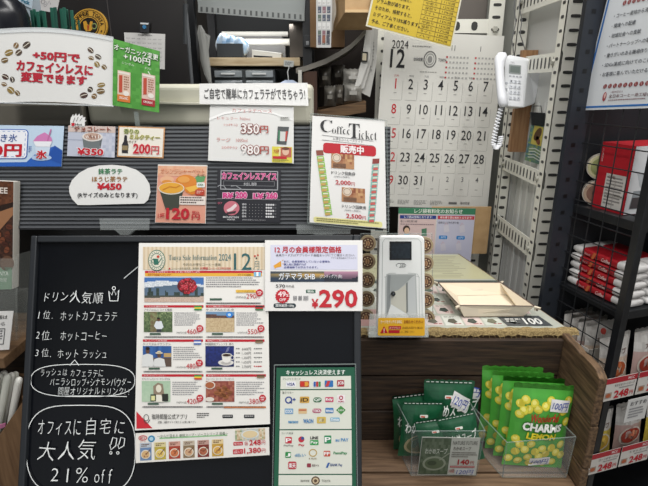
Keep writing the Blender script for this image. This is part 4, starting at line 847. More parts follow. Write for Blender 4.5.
# ------------------------------------------------------------------ wooden crate under the counter edge
FZ = .685; KY0, KY1 = .872, CF - .014; KX0, KX1 = .05, .572
rw = thing('display_crate', 'dark weathered wooden crate used as a display shelf under the counter', 'crate', ((KX0 + KX1) / 2, .96, FZ - .016))
bk_ = MB(); bk_.box(KX0, KX1, KY1 - .004, KY1 + .012, FZ, FZ + .085); bk_.build('back_board', WOOD_DARK, rw, bevel=.002)
bk_ = MB(); bk_.box(KX0, KX1, KY1 - .002, KY1 + .012, FZ + .088, FZ + .185); bk_.build('back_board', WOOD_DARK, rw, bevel=.002)
bk_ = MB(); bk_.box(KX0, KX1, KY1 - .005, KY1 + .010, FZ + .19, FZ + .286); bk_.build('back_board', WOOD_DARK, rw, bevel=.002)
f_ = MB(); f_.box(KX0, KX1, KY0 + .052, KY1 - .005, FZ - .014, FZ); f_.build('floor_board', WOOD_FLOOR, rw, bevel=.001)
f_ = MB(); f_.box(KX0, KX1, KY0 - .02, KY0 + .048, FZ - .016, FZ - .002); f_.build('floor_board', WOOD_FLOOR, rw, bevel=.002)
for z0, z1, dx in ((FZ - .014, FZ + .052, 0), (FZ + .054, FZ + .165, .001), (FZ + .168, FZ + .297, -.001)):
    s_ = MB(); n = 10
    ring0 = []; rings = []
    for i in range(n + 1):
        y = KY0 + (KY1 + .010 - KY0) * i / n; top_e = z1 + (random.uniform(-.003, .002) if z1 > .9 else 0)
        if i == 0 and z1 > .95: top_e -= .012
        rings.append([(KX1 + dx, y, z0), (KX1 + .018 + dx, y, z0), (KX1 + .018 + dx, y, top_e), (KX1 + dx, y, top_e)])
    s_.loft(rings); s_.build('end_board', WOOD_CRATE, rw, bevel=.003)
for z0, z1 in ((FZ - .014, FZ + .1), (FZ + .104, FZ + .286)):
    s_ = MB(); s_.box(KX0 - .018, KX0, KY0, KY1, z0, z1); s_.build('end_board', WOOD_CRATE, rw, bevel=.003)
for x in (KX0 + .03, KX1 - .06):
    for y in (KY1 - .06, KY0 + .02):
        MB().box(x, x + .03, y, y + .03, 0, FZ - .016).build('leg', WOOD_DARK, rw)

# ------------------------------------------------------------------ bags
def bag_map(w, h, t, teeth=True):
    def f(u, v, l):
        vv = min(max((v - .07) / .88, 0), 1); uu = min(max((u - .02) / .96, 0), 1)
        b = (max(0, math.sin(math.pi * uu)) ** .55) * (max(0, math.sin(math.pi * (vv ** .8))) ** .6)
        wr = .0012 * math.sin(u * 23 + v * 9) * b + .001 * math.sin(v * 31 - u * 14) * b
        pinch = 1 - .05 * math.sin(math.pi * vv)
        return Vector(((u - .5) * w * pinch, -t * .5 * b - wr - l * .0007, (1 - v) * h))
    return f
def bag_mesh(mb, w, h, t, colf, nx=14, ny=18):
    f = bag_map(w, h, t)
    V = []; Fc = []; Cc = []
    for side in (1, -1):
        o = len(V)
        for j in range(ny + 1):
            for i in range(nx + 1):
                p = f(i / nx, j / ny, 0)
                if j == 0: p.z += (.0022 if i % 2 else -.0008)
                V.append(Vector((p.x, p.y * side, p.z)))
        for j in range(ny):
            for i in range(nx):
                a = o + j * (nx + 1) + i; q = (a, a + 1, a + nx + 2, a + nx + 1)
                Fc.append(q if side == -1 else q[::-1]); Cc.append(colf((i + .5) / nx, (j + .5) / ny, side))
    for q, c in zip(Fc, Cc): pass
    o = len(mb.v); mb.v += V
    for q, c in zip(Fc, Cc): mb.f.append([o + k for k in q]); mb.c.append(lin(c))
    return f
def sticker(parent, f, u, v, w, h, txt, rot=0, col='#dcdcda'):
    pr = Print(rect=(0, 0, 100, 100), plane=Plane((0, 0, 0)), mapf=None if False else f)
    cx, cy = u * 100, v * 100; r = math.radians(rot)
    c = [(cx + (a * w / 2 * math.cos(r) - b * h / 2 * math.sin(r)), cy + (a * w / 2 * math.sin(r) + b * h / 2 * math.cos(r))) for a, b in ((-1, -1), (1, -1), (1, 1), (-1, 1))]
    k = 4
    def g(s, t): return (c[0][0] * (1 - s) * (1 - t) + c[1][0] * s * (1 - t) + c[2][0] * s * t + c[3][0] * (1 - s) * t, c[0][1] * (1 - s) * (1 - t) + c[1][1] * s * (1 - t) + c[2][1] * s * t + c[3][1] * (1 - s) * t)
    for i in range(k):
        for j in range(k): pr.poly([g(i / k, j / k), g((i + 1) / k, j / k), g((i + 1) / k, (j + 1) / k), g(i / k, (j + 1) / k)], col, 3)
    pr.T(txt, cx - w * .40, cy - h * .32, cx + w * .40, cy + h * .34, '#3348a0', .0, 5, shear=.25, rot=rot)
    loc = parent.location.copy(); parent.location = (0, 0, 0)
    st = pr.build('price_sticker', PAPER, parent); parent.location = loc; return st
def mk_candy(labelled):
    root = thing('candy_bag', 'x', 'candy bag', (0, 0, 0), 'lemon candy bags in the clear bin')
    mb = MB(); w, h, t = .142, .212, .036
    f = bag_mesh(mb, w, h, t, lambda u, v, s: '#4d9c38' if v < .05 or v > .95 else mix('#459736', '#57aa44', nz(round(u, 1), round(v, 1)) * .5))
    pr = Print(rect=(0, 0, 100, 100), plane=Plane((0, 0, 0)), mapf=f); pr.mb = mb
    rnd = random.Random(3)
    spots = [(12, 22), (20, 17), (26, 27), (34, 20), (40, 26), (52, 22), (60, 16), (72, 20), (84, 28), (12, 34), (18, 29), (90, 16), (12, 64), (20, 70), (30, 76), (38, 68), (16, 80), (48, 78), (58, 73), (66, 80), (74, 72), (84, 78), (90, 68), (94, 82), (56, 84), (38, 86), (24, 92), (44, 94), (66, 93), (80, 91), (8, 90), (92, 40)]
    for i, (x, y) in enumerate(spots):
        l = 1 + i * .05
        pr.ell(x, y, 7, 5, '#c2b62c', l, n=14); pr.ell(x - .4, y - .4, 6.2, 4.4, '#d9cf44', l + .02, n=14); pr.ell(x - 1, y - 1, 3.6, 2.6, '#e6df78', l + .04, n=10)
    pr.T('Wonderful', 29, 30.6, 76, 40, '#a82a1a', .025, 4, shear=.25, rot=-3)
    pr.T('CHARMS', 18, 41.5, 84, 51.5, '#eef2ea', .05, 4, halo='#2f5a2a', hb=.05); pr.T('LEMON', 27, 53.4, 76, 61, '#e2cf2e', .04, 4, halo='#4f8a2a', hb=.04, shear=.12)
    mb.build('bag_body', FILM, root, smooth=True)
    if labelled:
        sticker(root, f, .76, .215, 33, 13.6, '100円', 4); sticker(root, f, .60, .915, 33, 11.5, '100円', -6)
    return root
random.seed(11)
names = ('frontmost', 'second', 'third', 'fourth', 'rearmost')
cb = mk_candy(True); cb2 = mk_candy(False)
BX, BY = PZ(534, 470, FZ).x, PZ(534, 470, FZ).y
for i in range(5):
    o = cb if i == 0 else (cb2 if i == 1 else copy_tree(cb2))
    o.location = (BX - .011 * i - .004, BY + .008 + .026 * i, FZ + .004 + (.003 if i else 0)); o.rotation_euler = (math.radians(-6 + i * 1.1), math.radians(3.5 - i * 1.6), math.radians(-1 - 1.5 * i))
    o['label'] = 'green lemon candy bag, %s in the row inside the clear bin' % names[i] if i else 'frontmost green lemon candy bag with two 100円 stickers in the clear bin'
def acrylic_bin(name, label, corners, h, flare=0):
    """corners: front-left, front-right, back-right, back-left on the crate floor"""
    c = [Vector((x, y, FZ + .002)) for x, y in corners]; ctr = sum(c, Vector()) / 4
    root = thing(name, label, 'bin', (ctr.x, ctr.y, FZ + .001))
    tp = [p + Vector((0, 0, h[i])) + (p - ctr).normalized() * flare for i, p in enumerate(c)]
    pn = MB()
    for i in range(4): pn.prism([c[i], c[(i + 1) % 4], tp[(i + 1) % 4], tp[i]], ((ctr - (c[i] + c[(i + 1) % 4]) / 2).normalized()) * .002)
    pn.prism(c, (0, 0, .002)); pn.build('clear_wall', ACRYL, root)
    e = MB()
    for i in range(4): e.tube([tp[i], tp[(i + 1) % 4]], .0011, 6); e.tube([c[i], tp[i]], .0010, 6); e.tube([c[i], c[(i + 1) % 4]], .0008, 6)
    e.build('polished_edge', ACRYL_EDGE, root); return root
acrylic_bin('acrylic_bin', 'clear acrylic bin holding the green lemon candy bags', [(BX - .083, BY - .024), (BX + .064, BY - .024), (BX + .034, BY + .122), (BX - .128, BY + .122)], (.1, .115, .115, .1), .004)
# soup bags
def mk_soup():
    root = thing('soup_bag', 'x', 'soup bag', (0, 0, 0), 'green soup bags in the clear bin')
    mb = MB(); w, h, t = .122, .165, .03
    f = bag_mesh(mb, w, h, t, lambda u, v, s: '#1c5236' if v < .06 or v > .95 else mix('#124a2e', '#1d5c3c', nz(round(u, 1), round(v, 1)) * .6))
    pr = Print(rect=(0, 0, 100, 100), plane=Plane((0, 0, 0)), mapf=f); pr.mb = mb
    for k in range(10): pr.rect_(4 + k * 9.3, 2, 10 + k * 9.3, 3.4, '#d5ded6', 2)
    pr.T('わかめスープ', 8, 33, 94, 52, '#e3e8e2', .025, 3, shear=.1, rot=-3); pr.rrect(40, 20, 60, 25, 2, '#d9dcd4', 2); pr.rrect(42, 21.4, 52, 23.6, 1, '#c05a48', 3)
    pr.ell(52, 74, 42, 20, '#a49a78', 2, -8); pr.ell(52, 74, 36, 15.4, '#5c6440', 3, -8); pr.ell(60, 72, 20, 8, '#3c4a2e', 4, -8)
    mb.build('bag_body', FILM, root, smooth=True); return root, f
sb, sf = mk_soup()
soup = [  # px, py of the bag's middle, depth, roll, yaw, lean, scale, label
    (447, 412, 1.185, 2, 0, -8, 1, 'large upright green soup bag with white 120円 sticker'),
    (455, 406, 1.225, 6, -4, -6, 1, 'green soup bag behind the one with the sticker, its corner showing right'),
    (414, 421, 1.20, -2, 8, -6, .88, 'narrow showing green soup bag at the left wall of its bin'),
    (421, 429, 1.165, 5, 6, -9, .84, 'green soup bag second from the left wall of its bin'),
    (437, 443, 1.135, -10, 0, -12, .72, 'green soup bag slumped low at the front left of its bin'),
    (461, 439, 1.125, -14, 0, -10, .72, 'green soup bag tilted at the front right of its bin')]
for i, (px, py, d, roll, yaw, lean, sc0, lab) in enumerate(soup):
    o = sb if i == 0 else copy_tree(sb)
    c = P(px, py, d); o.rotation_euler = (math.radians(lean), math.radians(roll), math.radians(yaw))
    o.location = c - Euler(o.rotation_euler).to_matrix() @ Vector((0, 0, .0825 * sc0)); o.scale = (sc0,) * 3; o['label'] = lab
    if o.location.z < FZ + .006: o.location.z = FZ + .006
for ch in sb.children: pass
sticker(sb, sf, .72, .30, 38, 22, '120円', 22); 
o2 = [o for o in bpy.data.objects if o.get('label', '').startswith('green soup bag behind')][0]
sticker(o2, sf, .84, .2, 26, 22, '円', 4)
fq = [(PZ(411, 476, FZ).x, PZ(411, 476, FZ).y), (PZ(476, 476, FZ).x, PZ(476, 476, FZ).y), (PZ(456, 440, FZ).x + .01, PZ(456, 440, FZ).y), (PZ(394.5, 441, FZ).x, PZ(394.5, 441, FZ).y)]
acrylic_bin('acrylic_bin', 'clear acrylic bin holding green soup bags behind a taped price card', fq, (.128, .128, .128, .128), .008)
# card on the bin front
b0 = Vector((fq[0][0], fq[0][1] - .007, FZ)); 
lp = Plane((fq[0][0], fq[0][1] - .0105, FZ + .05), -5)
lc = Print([(422, 437), (480.6, 438), (475.6, 475), (417.4, 474.6)], lp, (0, 0, 100, 62))
lc.sheet('#b9bcb4', .0008); lc.rect_(1, 1, 51, 61, '#4c5c4c'); lc.pic(2, 2, 50, 60, 12, 12, lambda u, v: mix('#44543f', '#667360', nz(u, v))); lc.T('わかめスープ', 8, 17, 46, 26, '#c9cfc4', .01, 4); lc.ell(26, 42, 20, 12, '#8d9684', 3); lc.ell(26, 42, 16.4, 9, '#59674f', 4); lc.ell(22, 41, 8, 4, '#3f4d3a', 5); lc.stroke([(34, 36), (50, 24)], 2, '#8d9684', 5)
lc.T('NATURE FUTURE', 54, 5, 96, 11, '#5b5d58'); lc.T('わかめスープ', 56, 14, 86, 20, '#55504c', .01); lc.greek(54, 23, 98, 33, 3, '#77746e', 3); lc.T('140', 66, 35, 86, 44, '#a02a30', .03); lc.T('円', 88, 37.6, 94, 43.6, '#a02a30'); lc.rect_(54, 46, 96, 49, '#a4484a', 2); lc.greek(55, 46.6, 95, 48.4, 1, '#d8b6b2', 3); lc.T('10袋', 53, 51, 62, 58, '#a02a30')
lc.rect_(63, 50.4, 97, 61, '#c3c5c4', 3); lc.T('120円', 66, 52, 94, 60, '#4a5aa0', .0, 5, shear=.25)
tag(lc.build('soup_price_card', LAMI), 'price card half green half white taped to the front of the soup bin', 'price card')
# ------------------------------------------------------------------ white slotted steel rack
CS = '#dfded4'
def slot_plate(mb, o, w, h, nrm, vertical=True, pitch=.033, sl=.5, sh=.009, col=CS, th=.003, wd=None):
    """plate from corner o spanned by w and h, with dark punched slots on its front"""
    o, w, h, n = Vector(o), Vector(w), Vector(h), Vector(nrm).normalized()
    mb.prism([o, o + w, o + w + h, o + h], n * -th, col)
    L = h if vertical else w; S = w if vertical else h; k = int(L.length / pitch)
    l, s = L.normalized(), S.normalized(); W_ = S.length
    for i in range(k):
        c = o + l * pitch * (i + .5) + S * .5 + n * .0006
        a = W_ * sl / 2; b = sh / 2; pts = []
        for q in range(12):
            t = 2 * math.pi * q / 12; cx = math.copysign(a - b, math.cos(t)) if abs(math.cos(t)) > 1e-6 else 0
            pts.append(c + s * (cx + b * math.cos(t)) + l * (b * math.sin(t)))
        mb.add(pts, [list(range(12))[::-1]] if (s.cross(l)).dot(n) < 0 else [list(range(12))], '#3b3b3a')
XS = .616
rr = thing('steel_rack', 'tall cream steel rack with rows of punched slots behind the counter', 'rack', (.6, 1.6, 0))
def post(x0, x1, Y, z1=2.45, pitch=.033, side=None, sl=.55, sh=.009):
    m_ = MB(); slot_plate(m_, (x0, Y, 0), (x1 - x0, 0, 0), (0, 0, z1), (0, -1, 0), True, pitch, sl, sh)
    if side: slot_plate(m_, (x0 + .0005, Y + side, 0), (0, -side, 0), (0, 0, z1), (-1, 0, 0), True, pitch, .5, sh)
    return m_.build('post', WHITEMETAL, rr)
post(XS, XS + .052, 1.36, pitch=.034, side=.035, sl=.5, sh=.0085)
post(XS, XS + .034, 1.69, pitch=.036, side=.03, sl=.6, sh=.011)
xa, xb = PY(489, 15, 1.80).x, PY(504, 15, 1.80).x; post(xa, xb, 1.80, pitch=.038, sl=.55, sh=.010)
xc, xd = PY(376, 70, 1.80).x, PY(393.5, 70, 1.80).x; post(xc, xd, 1.80, pitch=.040, sl=.55, sh=.011)
for (px, y0, y1) in ((512, -6, 17), (514, 58, 74), (504, 157, 171), (494, 213, 229)):
    zc, zb = PX(px, y0, XS).z, PX(px, y1, XS).z
    m_ = MB(); slot_plate(m_, (XS + .004, 1.70, zb), (0, -.34, 0), (0, 0, zc - zb), (-1, 0, 0), False, .026, .62, .010); m_.build('brace', WHITEMETAL, rr)
    for yy in (1.675, 1.395):
        bo_ = MB(); bo_.disc((XS - .0002, yy, (zc + zb) / 2), (-1, 0, 0), .009, .007, 6, '#a9a89e', .006); bo_.build('bolt', WHITEMETAL, rr)
z0, z1 = PY(470, 33, 1.80).z, PY(470, 19, 1.80).z
m_ = MB(); slot_plate(m_, (xc, 1.802, z0), (xa - xc, 0, 0), (0, 0, z1 - z0), (0, -1, 0), False, .06, .35, .022); m_.build('shelf_beam', WHITEMETAL, rr)
bo_ = MB(); p = PY(495, 29, 1.798); bo_.disc(p, (0, -1, 0), .011, .009, 6, '#b5b4aa', .006); bo_.build('bolt', WHITEMETAL, rr)
z2 = PY(470, -30, 1.80).z
m_ = MB(); m_.box(xc, xa, 1.83, 1.84, z1 - .02, 2.4, '#5d5752'); m_.build('back_panel', PLAST, rr)
m_ = MB(); m_.box(XS + .045, XS + .05, 1.37, 1.95, 0, 2.4, '#c3c4c1')
for k in range(9): m_.box(XS + .0425, XS + .045, 1.40 + k * .05, 1.413 + k * .05, 0, 1.5, random.choice(['#d2d3d0', '#dcdddb', '#b4b5b2']))
m_.build('side_sheet', PLAST, rr)
m_ = MB(); m_.box(XS - .10, XS + .045, 1.835, 1.845, 0, 2.4, '#8f908a'); m_.build('rear_sheet', PLAST, rr)

# cardboard back board and notice
bx0, bx1 = PY(430, 240, 1.66).x, PY(488, 240, 1.66).x
MB_ = MB(); MB_.box(bx0, bx1, 1.66, 1.668, .97, PY(440, 207, 1.66).z); tag(MB_.build('cardboard_panel', CARDB), 'plain tan cardboard panel standing at the back of the counter under the calendar', 'panel')
nt_ = Print([(398.6, 207.6), (475.8, 208.4), (470.4, 264), (397, 261)], Plane((0, 1.655, 1), 0), (398, 208, 475, 263))
nt_.sheet('#c9c6c4'); nt_.rect_(398, 208, 475, 214, '#3d7a5c'); nt_.T('レジ袋有料化のお知らせ', 414, 209, 462, 213.2, '#e1e8e0', .02)
nt_.rect_(398.6, 214.6, 436, 262.4, '#cdb6b6'); nt_.rect_(437, 214.6, 474.6, 262.4, '#b9b9cc')
nt_.rect_(399.6, 215.4, 436, 218.8, '#2d3f84', 2); nt_.T('レジ袋は有料となります!', 404, 215.9, 432, 218.3, '#d6dae6', .02); nt_.rect_(437.6, 215.4, 474.4, 218.8, '#b83a46', 2); nt_.T('持ち帰り袋は有料となります!', 440, 215.9, 472, 218.3, '#ecd6d8', .02)
nt_.T('新しい持ち帰り袋', 400.4, 220.2, 417, 222.6, '#4a4850'); nt_.greek(400.4, 224, 434, 225.4, 1, '#7a6a72', 3); nt_.T('従来のレジ持ち帰り袋', 438.6, 221, 459, 223.2, '#4a4850')
nt_.ell(406.6, 229.6, 3.6, 4, '#3a302c', 2); nt_.ell(407, 231, 2.6, 3.2, '#d6b49c', 3); nt_.poly([(402.6, 238), (404.4, 234.4), (409.6, 234.4), (411.6, 238)], '#8fb2cc', 3); nt_.poly([(422, 229), (427, 228), (427.6, 236), (422.4, 236)], '#4f7a62', 2)
for x, y in ((440, 232), (458, 232), (454, 256), (420, 237)): nt_.rrect(x, y + 3, x + 8.6, y + 6.6, 1, '#3a80c0', 2); nt_.T('5円', x + 2, y + 3.8, x + 6.8, y + 5.8, '#d6e2ee', .0)
for x, y in ((444, 225), (460, 225), (442, 244), (458, 243)): nt_.poly([(x, y), (x + 5, y - 1.4), (x + 6.4, y + 6), (x + 1, y + 7)], '#c3c0cc', 2); nt_.stroke([(x + 1, y), (x + 2.4, y - 3), (x + 4, y - 1)], .5, '#c9a6ae', 3)
tag(nt_.build('bag_charge_notice', PAPER), 'notice with green heading about shopping bag charges, below the calendar', 'notice')

# wall calendar
cal = Print([(384.6, 31), (504.4, 36), (487.4, 209), (371.6, 206)], Plane((0, 1.745, 1), 0), (0, 0, 100, 145))
cal.sheet('#d7d6d0')
for i in range(13): pass
cal.TN('2024', 7, 6.4, 6.2, '#3a3a3c', .0, .8, 'l'); cal.TN('12', 6.4, 13, 14.4, '#2c2c2e', .012, .78, 'l'); cal.greek(24, 10, 40, 11.4, 1, '#8a8a88'); cal.T('珈琲問屋', 26, 19, 33.6, 21.6, '#55555a', .01); cal.ring(39.6, 20, 5, 6, .9, '#6d6d6c', 2); cal.ring(39.6, 20, 3.4, 4.2, .5, '#8a8a88', 2); cal.ell(39.6, 20, 2, 2.6, '#8d8d8b', 3); cal.T('TONYA', 46.6, 19, 53.6, 21.4, '#55555a', .01); cal.greek(32, 29.6, 46, 30.6, 1, '#8a8a88', rag=0)
for mx, tt in ((53, '11'), (77, '1')):
    cal.TN(tt, mx + 4, 8.6, 4, '#55555a', 0, .8, 'l')
    for r in range(5):
        for c in range(7): cal.rect_(mx + c * 2.9, 17 + r * 4, mx + c * 2.9 + 1.5, 18.4 + r * 4, '#b8474a' if c == 0 else '#a9a9a6', 2)
for c, d in enumerate(('SUN', 'MON', 'TUE', 'WED', 'THU', 'FRI', 'SAT')): cal.T(d, 11 + c * 12.6, 32.8, 14.6 + c * 12.6, 34.2, '#b8474a' if c == 0 else '#77777a')
for r in range(5):
    y = 35.8 + r * 20.2
    for c in range(7):
        n = r * 7 + c + 1; x = 8.6 + c * 12.65
        small = n > 31; t = str(n - 31 if small else n)
        w_ = (4.4 if len(t) == 1 else 8) * (.55 if small else 1); h_ = 8.1 * (.55 if small else 1)
        cx = x + 4
        cal.TN(t, cx, y, h_, ('#c2353c' if c == 0 else '#38383a') if not small else ('#c27a7c' if c == 0 else '#77777a'), .004, .8)
        cal.rect_(cx - 1.2, y + 11, cx + 1.2, y + 11.5, '#9c9c98', 2)
        cal.rect_(x + 9.8, y + 2, x + 10, y + 17, '#9d9d99', 2); cal.rect_(x, y + 17, x + 9.4, y + 17.25, '#a6a6a2', 2)
for k in range(4): cal.greek(8 + k * 14, 138.6, 19 + k * 14, 143, 4, '#9a9a97'); 
cal.rect_(66, 139.4, 73, 141.4, '#6f6f6e', 2); cal.T('珈琲問屋', 76, 139, 84, 141.4, '#55555a')
tag(cal.build('wall_calendar', PAPER), 'large December 2024 wall calendar with red Sundays', 'calendar')

# yellow notice
ye = Print([(378, -30), (464, -12), (451.4, 48.6), (365.6, 26)], Plane((0, 1.55, 1), 0), (0, 0, 100, 66))
ye.sheet('#d3d0bc'); ye.rect_(2, 0, 98.4, 64, '#c9ae38')
for i, t in enumerate(('焙煎コーヒー豆は水分がとび、', '生豆の重さから軽くなります。', '焙煎度が濃れるほど、', 'グラム数が減ります。', 'そのため、焙煎すると、', 'ミディアムで15%減ります。', '予め、ご了承ください。')):
    ye.T(t, 7 - i * .3, 6.5 + i * 8.2, 7 + len(t) * 3.75, 11.4 + i * 8.2, '#2f2a18', .02)
for c in range(2):
    for r in range(10):
        x, y = 58 + c * 20, 11 + r * 5.2
        ye.frame(x, y, x + 20, y + 5.2, .3, '#7d6a28', 2); ye.T(('ライト', 'ハイ', '中煎り', '深煎り')[r % 4] if c == 0 else '%d%%減' % (10 + r), x + 3, y + 1.2, x + 16, y + 4, '#5b4d20', .0)
ye.T('(焙煎の目安)', 66, 4.6, 94, 8, '#5b4d20'); ye.rect_(86, .5, 96, 3, '#b04a34', 2)
tag(ye.build('yellow_notice', LAMI), 'yellow notice of black Japanese text hanging tilted above the calendar', 'notice')

# phone, plank, cords
pk = MB(); a = [P(509.5, 152, 1.70), P(525.5, 152, 1.70), P(540.5, 50, 1.70), P(524, 50, 1.70)]
yk = 1.60; a = [PY(x, y, yk) for x, y in ((509.5, 152), (525.5, 152), (538.5, 50), (523, 50))]
pk.prism(a, (0, .02, 0)); tag(pk.build('wooden_plank', WOOD_TAN), 'upright tan wooden plank behind the white phone', 'plank')
pk = MB(); a = [PY(x, y, 1.63) for x, y in ((527, 96), (552, 93), (552, 79), (528, 83))]; pk.prism(a, (0, .02, 0)); tag(pk.build('wooden_crosspiece', WOOD_TAN), 'short horizontal wooden piece beside the phone, between the rack posts', 'plank')
fc = [(504.5, 57.5), (526.5, 59.5), (524, 108), (503, 106.4)]; bc = [(509, 54), (544, 61), (535, 104), (508, 110)]
F3 = [P(x, y, 1.47) for x, y in fc]; B3 = [PY(x, y, 1.585) for x, y in bc]
pr_ = thing('wall_phone', 'white push-button wall phone with coiled cord and grey display', 'phone', ((F3[2] + B3[2]) / 2))
m_ = MB(); m_.hexa(F3 + B3); m_.build('phone_body', WHITEPL, pr_, bevel=.005, seg=4)
fn = (F3[1] - F3[0]).cross(F3[3] - F3[0]).normalized(); fn = fn if fn.y < 0 else -fn
pp = Print(plane=Plane(F3[0], n=fn), rect=(0, 0, 19, 48), mapf=lambda u, v, l: F3[0].lerp(F3[1], u).lerp(F3[3].lerp(F3[2], u), v) + fn * (.0006 + l * .0004))
pp.rrect(4, 6.4, 14.6, 15.4, .8, '#8d9392', 1); pp.rect_(5.2, 7.8, 13.6, 14, '#66706c', 2); pp.T('TEL', 5, 3.6, 9, 5, '#8a8a8e')
for k in range(4): pp.rrect(4.4 + k * 3.0, 17, 6.6 + k * 3.0, 18.6, .4, '#a9acb2', 1)
pp.build('display_and_labels', PLAST, pr_)
for r in range(4):
    for c in range(3):
        kb = MB(); x, y = 5.2 + c * 3.5, 21.4 + r * 5.4
        q = [pp.m(x + dx, y + dy, 0) for dx, dy in ((0, 0), (2.4, 0), (2.4, 3), (0, 3))]; kb.prism(q, fn * .002, '#c9ccd2'); 
        kp_ = Print(plane=pp.plane, rect=pp.rect, mapf=lambda u, v, l: pp.mapf(u, v, l + 5)); kp_.mb = kb; kp_.T('123456789*0#'[r * 3 + c], x + .7, y + .7, x + 1.7, y + 2.3, '#55585e', .0, 1)
        kb.build('key', PLAST, pr_)
for k in range(3):
    kb = MB(); x, y = 1.4, 24 + k * 6; q = [pp.m(x + dx, y + dy, 0) for dx, dy in ((0, 0), (1.8, 0), (1.8, 1.8), (0, 1.8))]; kb.prism(q, fn * .0015, '#b0b4bc'); kb.build('key', PLAST, pr_)
hs = MB(); path = [(501.4, 56, 5.8), (500, 61, 5.6), (499.6, 68, 4.6), (500, 78, 4.4), (500.8, 88, 4.4), (502, 96, 4.8), (503, 103, 5.2)]
rings = []
for i, (x, y, r) in enumerate(path):
    c = P(x, y, 1.445); rr_ = r * 1.445 / F
    rings.append([c + Vector((math.cos(q) * rr_, math.sin(q) * rr_ * .9 * (1 if i not in (0, 6) else 1), 0)) for q in [2 * math.pi * k / 14 for k in range(14)]])
tip0 = P(502, 52.4, 1.45); tip1 = P(503.4, 107, 1.45)
rings = [[tip0 + (v - P(501.4, 56, 1.445)) * .62 for v in rings[0]]] + rings + [[tip1 + (v - P(503, 103, 1.445)) * .7 for v in rings[-1]]]
hs.loft(rings); hs.build('handset', mat('handset_white', '#dfe1e6', .3), pr_, smooth=True)
co = MB(); ctrl = [(501, 108), (498, 120), (495, 133), (493.4, 144), (496, 149), (499.6, 145), (501, 136)]
path = []
for i in range(len(ctrl) - 1):
    for k in range(40):
        t = k / 40; x = ctrl[i][0] + (ctrl[i + 1][0] - ctrl[i][0]) * t; y = ctrl[i][1] + (ctrl[i + 1][1] - ctrl[i][1]) * t
        c = P(x, y, 1.46); a = 2 * math.pi * (i * 40 + k) / 10
        path.append(c + Vector((math.cos(a) * .0062, math.sin(a) * .0062, 0)))
co.tube(path, .0023, 6); co.build('coiled_cord', mat('cord_white', '#e6e8ec', .4), pr_, smooth=True)
for ctrl, lab in (([(514, 56), (512, 40), (516, 22), (514, 8), (516, -10)], 'thin grey phone cable running straight up from the wall phone'), ([(528, 60), (524, 46), (520, 34), (522, 20), (519, 6), (523, -10)], 'looser dark cable rising beside the phone plank')):
    co = MB(); co.tube([PY(x, y, 1.655) for x, y in ctrl], .0016, 6); tag(co.build('phone_cable', mat('cable_grey', '#6f7072', .5)), lab, 'cable')
# charm card on a black clip
chp = Plane((0, 1.50, 1), 0)
chm = Print([(532, 122), (547, 124.6), (541, 165), (524.6, 160)], chp, (0, 0, 30, 80))
rcm = thing('hanging_card', 'small blue and gold patterned card hanging from a black clip below the phone', 'card', chm.m(15, 80))
chm.sheet('#5d7f8c', .002); chm.pic(0, 0, 30, 80, 8, 20, lambda u, v: mix('#4a6f80', '#8aa060', nz(u, v)), 1); chm.poly([(6, 6), (24, 6), (25, 44), (5, 44)], '#c9b85c', 2); chm.ell(15, 22, 6, 14, '#5f4630', 3, 15); chm.ell(17, 34, 4, 9, '#7a4a34', 3, -20)
for k in range(4): chm.stroke([(4, 54 + k * 6), (14, 51 + k * 6), (26, 55 + k * 6)], 2, '#d5dad4', 3)
chm.build('card', LAMI, rcm)
m_ = MB(); q = [chp.hit(x, y) + Vector((0, -.004, 0)) for x, y in ((530.5, 112), (545, 113), (544, 126), (531.5, 125))]; m_.prism(q, (0, .010, 0)); m_.build('black_clip', BLACK, rcm, bevel=.001)
m_ = MB(); m_.tube([chp.hit(533, 113), chp.hit(533, 106), chp.hit(541, 106), chp.hit(542, 113)], .0012, 6); m_.build('clip_wire', BLACK, rcm)

# ------------------------------------------------------------------ black wire display rack on the right
N0 = Vector((.716, 1.06, 0)); DA = Vector((-.29, .957, 0)).normalized(); DB = Vector((.957, .29, 0)).normalized()
def R(u, v, z): return N0 + DA * u + DB * v + Vector((0, 0, z))
def rbox(mb, u0, u1, v0, v1, z0, z1, col='#808080'):
    return mb.hexa([R(u0, v0, z1), R(u0, v1, z1), R(u0, v1, z0), R(u0, v0, z0), R(u1, v0, z1), R(u1, v1, z1), R(u1, v1, z0), R(u1, v0, z0)], col)
DEP, WID = .205, .62
wr_ = thing('wire_display_rack', 'black display rack with wire mesh side and four stocked shelves', 'rack', R(.1, .3, 0))
for u, v in ((0, 0), (0, WID), (DEP, WID)):
    m_ = MB(); rbox(m_, u - .010, u + .010, v - .010, v + .010, 0, 2.1); m_.build('post', BLACK, wr_, bevel=.0015)
m_ = MB(); rbox(m_, DEP, DEP + .012, -.052, .006, 0, 2.1, '#262a31')
for k in range(39): z = .3 + k * .044; m_.add([R(DEP - .0006, -.034, z + .010), R(DEP - .0006, -.022, z + .010), R(DEP - .0006, -.022, z), R(DEP - .0006, -.034, z)], [(3, 2, 1, 0)], '#0c0d0f')
m_.build('post', PLAST, wr_)
m_ = MB()
for k in range(5): u = .018 + k * .043; m_.tube([R(u, .004, .42), R(u, .004, 2.05)], .0016, 5)
for k in range(34): z = .44 + k * .0485; m_.tube([R(.0, .0015, z), R(DEP, .0015, z)], .0016, 5)
m_.build('wire_mesh_side', BLACK, wr_)
SHZ = (1.25, 1.03, .80, .57, .32)
for z in SHZ:
    m_ = MB(); rbox(m_, 0, DEP, .004, WID, z - .022, z); m_.build('shelf', BLACK, wr_, bevel=.002)
m_ = MB(); rbox(m_, DEP + .004, DEP + .008, 0, WID, .3, 2.1); m_.build('back_panel', mat('rack_back', '#1d1f24', .6), wr_)
